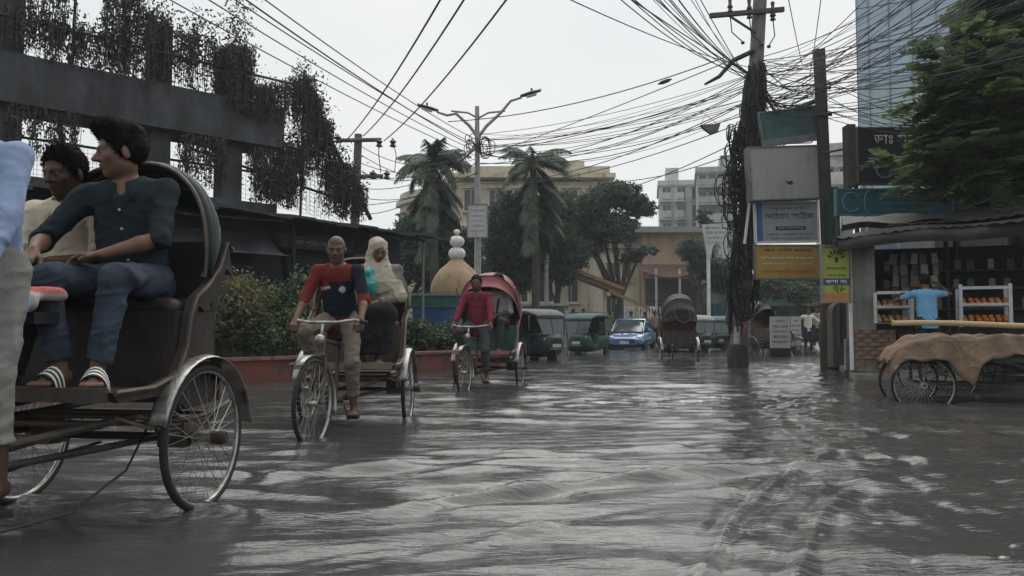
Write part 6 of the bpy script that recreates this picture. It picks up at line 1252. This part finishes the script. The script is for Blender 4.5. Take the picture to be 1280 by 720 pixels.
for y in ys:
    row = []
    for x in xs:
        prof = .20*np.clip((x+.34)/.40, 0, 1)**.8*(1-.12*max(0, x-.7)); edge = np.clip((abs(y+.02)-.52)/.28, 0, 1); hang = float(np.interp(x, [-.4, 0, .25, .36, .5, .58, .7, 1.4], [.10, .15, .17, .36, .40, .16, .10, .09]))
        z = .70+prof+.03-edge*hang*1.25-edge*prof*.55+.018*math.sin(x*11+y*3)+.016*math.sin(y*13-x*5)+.014*math.sin(x*23+y*17)+.04*fbm(np.array(x*3.), np.array(y*3.), 81, 3)
        yy = y if edge <= 0 else math.copysign(.53, y)+math.copysign(.10*edge+.012*math.sin(x*16)*edge, y)
        if x < -.26: z -= (-.26-x)*1.1
        row.append((x, yy, z))
    A.append(row)
tp = thing('tarpaulin_cover', 'rumpled brown tarpaulin draped over the cargo tricycle', 'tarpaulin', L1, R(-17))
o_ = MB().grid(np.array(A)).build('sheet', M('tarp_brown', (.2, .135, .09), .85, var=.3, vs_=3, bump=.4, bs=14, dirt=((.12, .08, .06), .7, 6), crease=1.), tp, smooth=4); md = o_.modifiers.new('s', 'SOLIDIFY'); md.thickness = .006
ld = thing('cargo_sack', 'bulky load of sacks under the brown tarpaulin', 'sack', L1, R(-17)); c = Vol(); c.cone((0, -.3, .8), (0, .3, .8), .07, .07, .05).cone((.4, -.35, .81), (.4, .35, .81), .08, .08, .05).cone((.9, -.35, .8), (.9, .35, .8), .075, .075, .05); Vc, Fc = c.mesh(.03); link('sack', np_mesh('sack', Vc, Fc, M('sack', (.2, .17, .12), .9)), ld)
bm_ = thing('bamboo_pole', 'long pale bamboo pole laid along the brown tarpaulin', 'pole', (X(1124, 9.6), 9.75, at(1124, 404, 9.75).z), 0, None, (0, R(1.0), R(-13)))
pp = []; rr_ = []
for i in range(9):
    for o, k in ((-.012, 1.0), (0, 1.16), (.012, 1.0)): pp.append((i*.33+o, 0, .012*math.sin(i))); rr_.append(.034*k)
MB().tube(pp, rr_, 10).build('cane', M('bamboo', (.40, .30, .17), .6, var=.25, vs_=3, stretch=(.3, 4, 4)), bm_)

# ================================================================== people on foot
def standing(label, px, d, yaw, zg, hands, **k):
    Fm = Matrix.Translation((X(px, d), d, zg)) @ Matrix.Rotation(yaw, 4, 'Z'); s = k.pop('stance', .1)
    return person(label, Fm, k.pop('hip', (0, 0, .90)), k.pop('lean', R(3)), hands=hands, feet=[(.03, s, 0), (-.03, -s, 0)], **k)
standing('man in light blue T-shirt leaning into the shop with arms raised', 1160, 12.75, R(82), .06, [(.42, .26, 1.36), (.40, -.34, 1.52)], shirt=cloth('tee_blue', (.16, .36, .56)), sleeve=.34, trouser=c_dk, hair='short', skin=(.10, .055, .038), res=.013, lean=R(8), hip=(0, 0, .92), elbows=[(-.2, .9, -.5), (-.2, -.9, -.5)], collar=False, head=(0, R(10), 0))
standing('man in white shirt standing with both arms spread wide', 1010, 30.5, R(-90), 0, [(.1, .60, 1.12), (.1, -.62, 1.2)], shirt=cloth('shirt_white', (.6, .6, .6)), sleeve=.9, trouser=cloth('trouser_navy', (.03, .035, .05)), res=.022)
cs = [(.3, .3, .31), (.12, .1, .09), (.34, .2, .13), (.09, .12, .17), (.4, .4, .38), (.2, .05, .05), (.06, .07, .07), (.3, .26, .18), (.5, .5, .48), (.1, .11, .12), (.4, .38, .36), (.14, .14, .08)]
crowd = [(790, 41, 'person in grey shirt behind the blue car bonnet'), (806, 42, 'person in brown shirt behind the blue car roof'), (818, 40.5, 'person in tan shirt between blue car and hooded rickshaw'), (829, 42, 'person in slate blue shirt above the hooded rickshaw'), (730, 36, 'person in pale shirt standing behind the green auto rickshaw'), (716, 36.5, 'person in red shirt behind the green auto rickshaw'), (962, 32, 'person in dark shirt left of the white notice board'), (1021, 33, 'person in tan shirt behind the arms-spread man'), (935, 36, 'person in white shirt beyond the dim rickshaw'), (950, 37, 'person in slate shirt beyond the parked black rickshaw'), (705, 40, 'person in pale shirt under the orange canopy'), (762, 40, 'person in olive shirt beside the blue tin sheet')]
for i, (px, d, lab) in enumerate(crowd):
    standing(lab, px, d, R(-90+random.uniform(-50, 50)), .12, [(.1, .26, .85), (.12, -.24, .9)], shirt=cloth('crowd%d' % i, cs[i]), sleeve=.8 if i % 2 else .4, trouser=c_dk if i % 3 else cloth('trouser_slate', (.06, .065, .07)), res=.026, group='people at the street end')

# ================================================================== thin monsoon haze over the street
hz = MB().box((0, 75, 24), (420, 210, 51)).build('haze', None, smooth=None); tag(hz, 'thin pale monsoon haze filling the street', 'haze', kind='stuff')
mh = bpy.data.materials.new('haze'); mh.use_nodes = True; n = mh.node_tree.nodes; n.remove(n['Principled BSDF']); pv = n.new('ShaderNodeVolumePrincipled')
pv.inputs['Color'].default_value = (.86, .9, .95, 1); pv.inputs['Density'].default_value = .0010; pv.inputs['Anisotropy'].default_value = .3; mh.node_tree.links.new(pv.outputs[0], n['Material Output'].inputs['Volume']); hz.data.materials.append(mh)
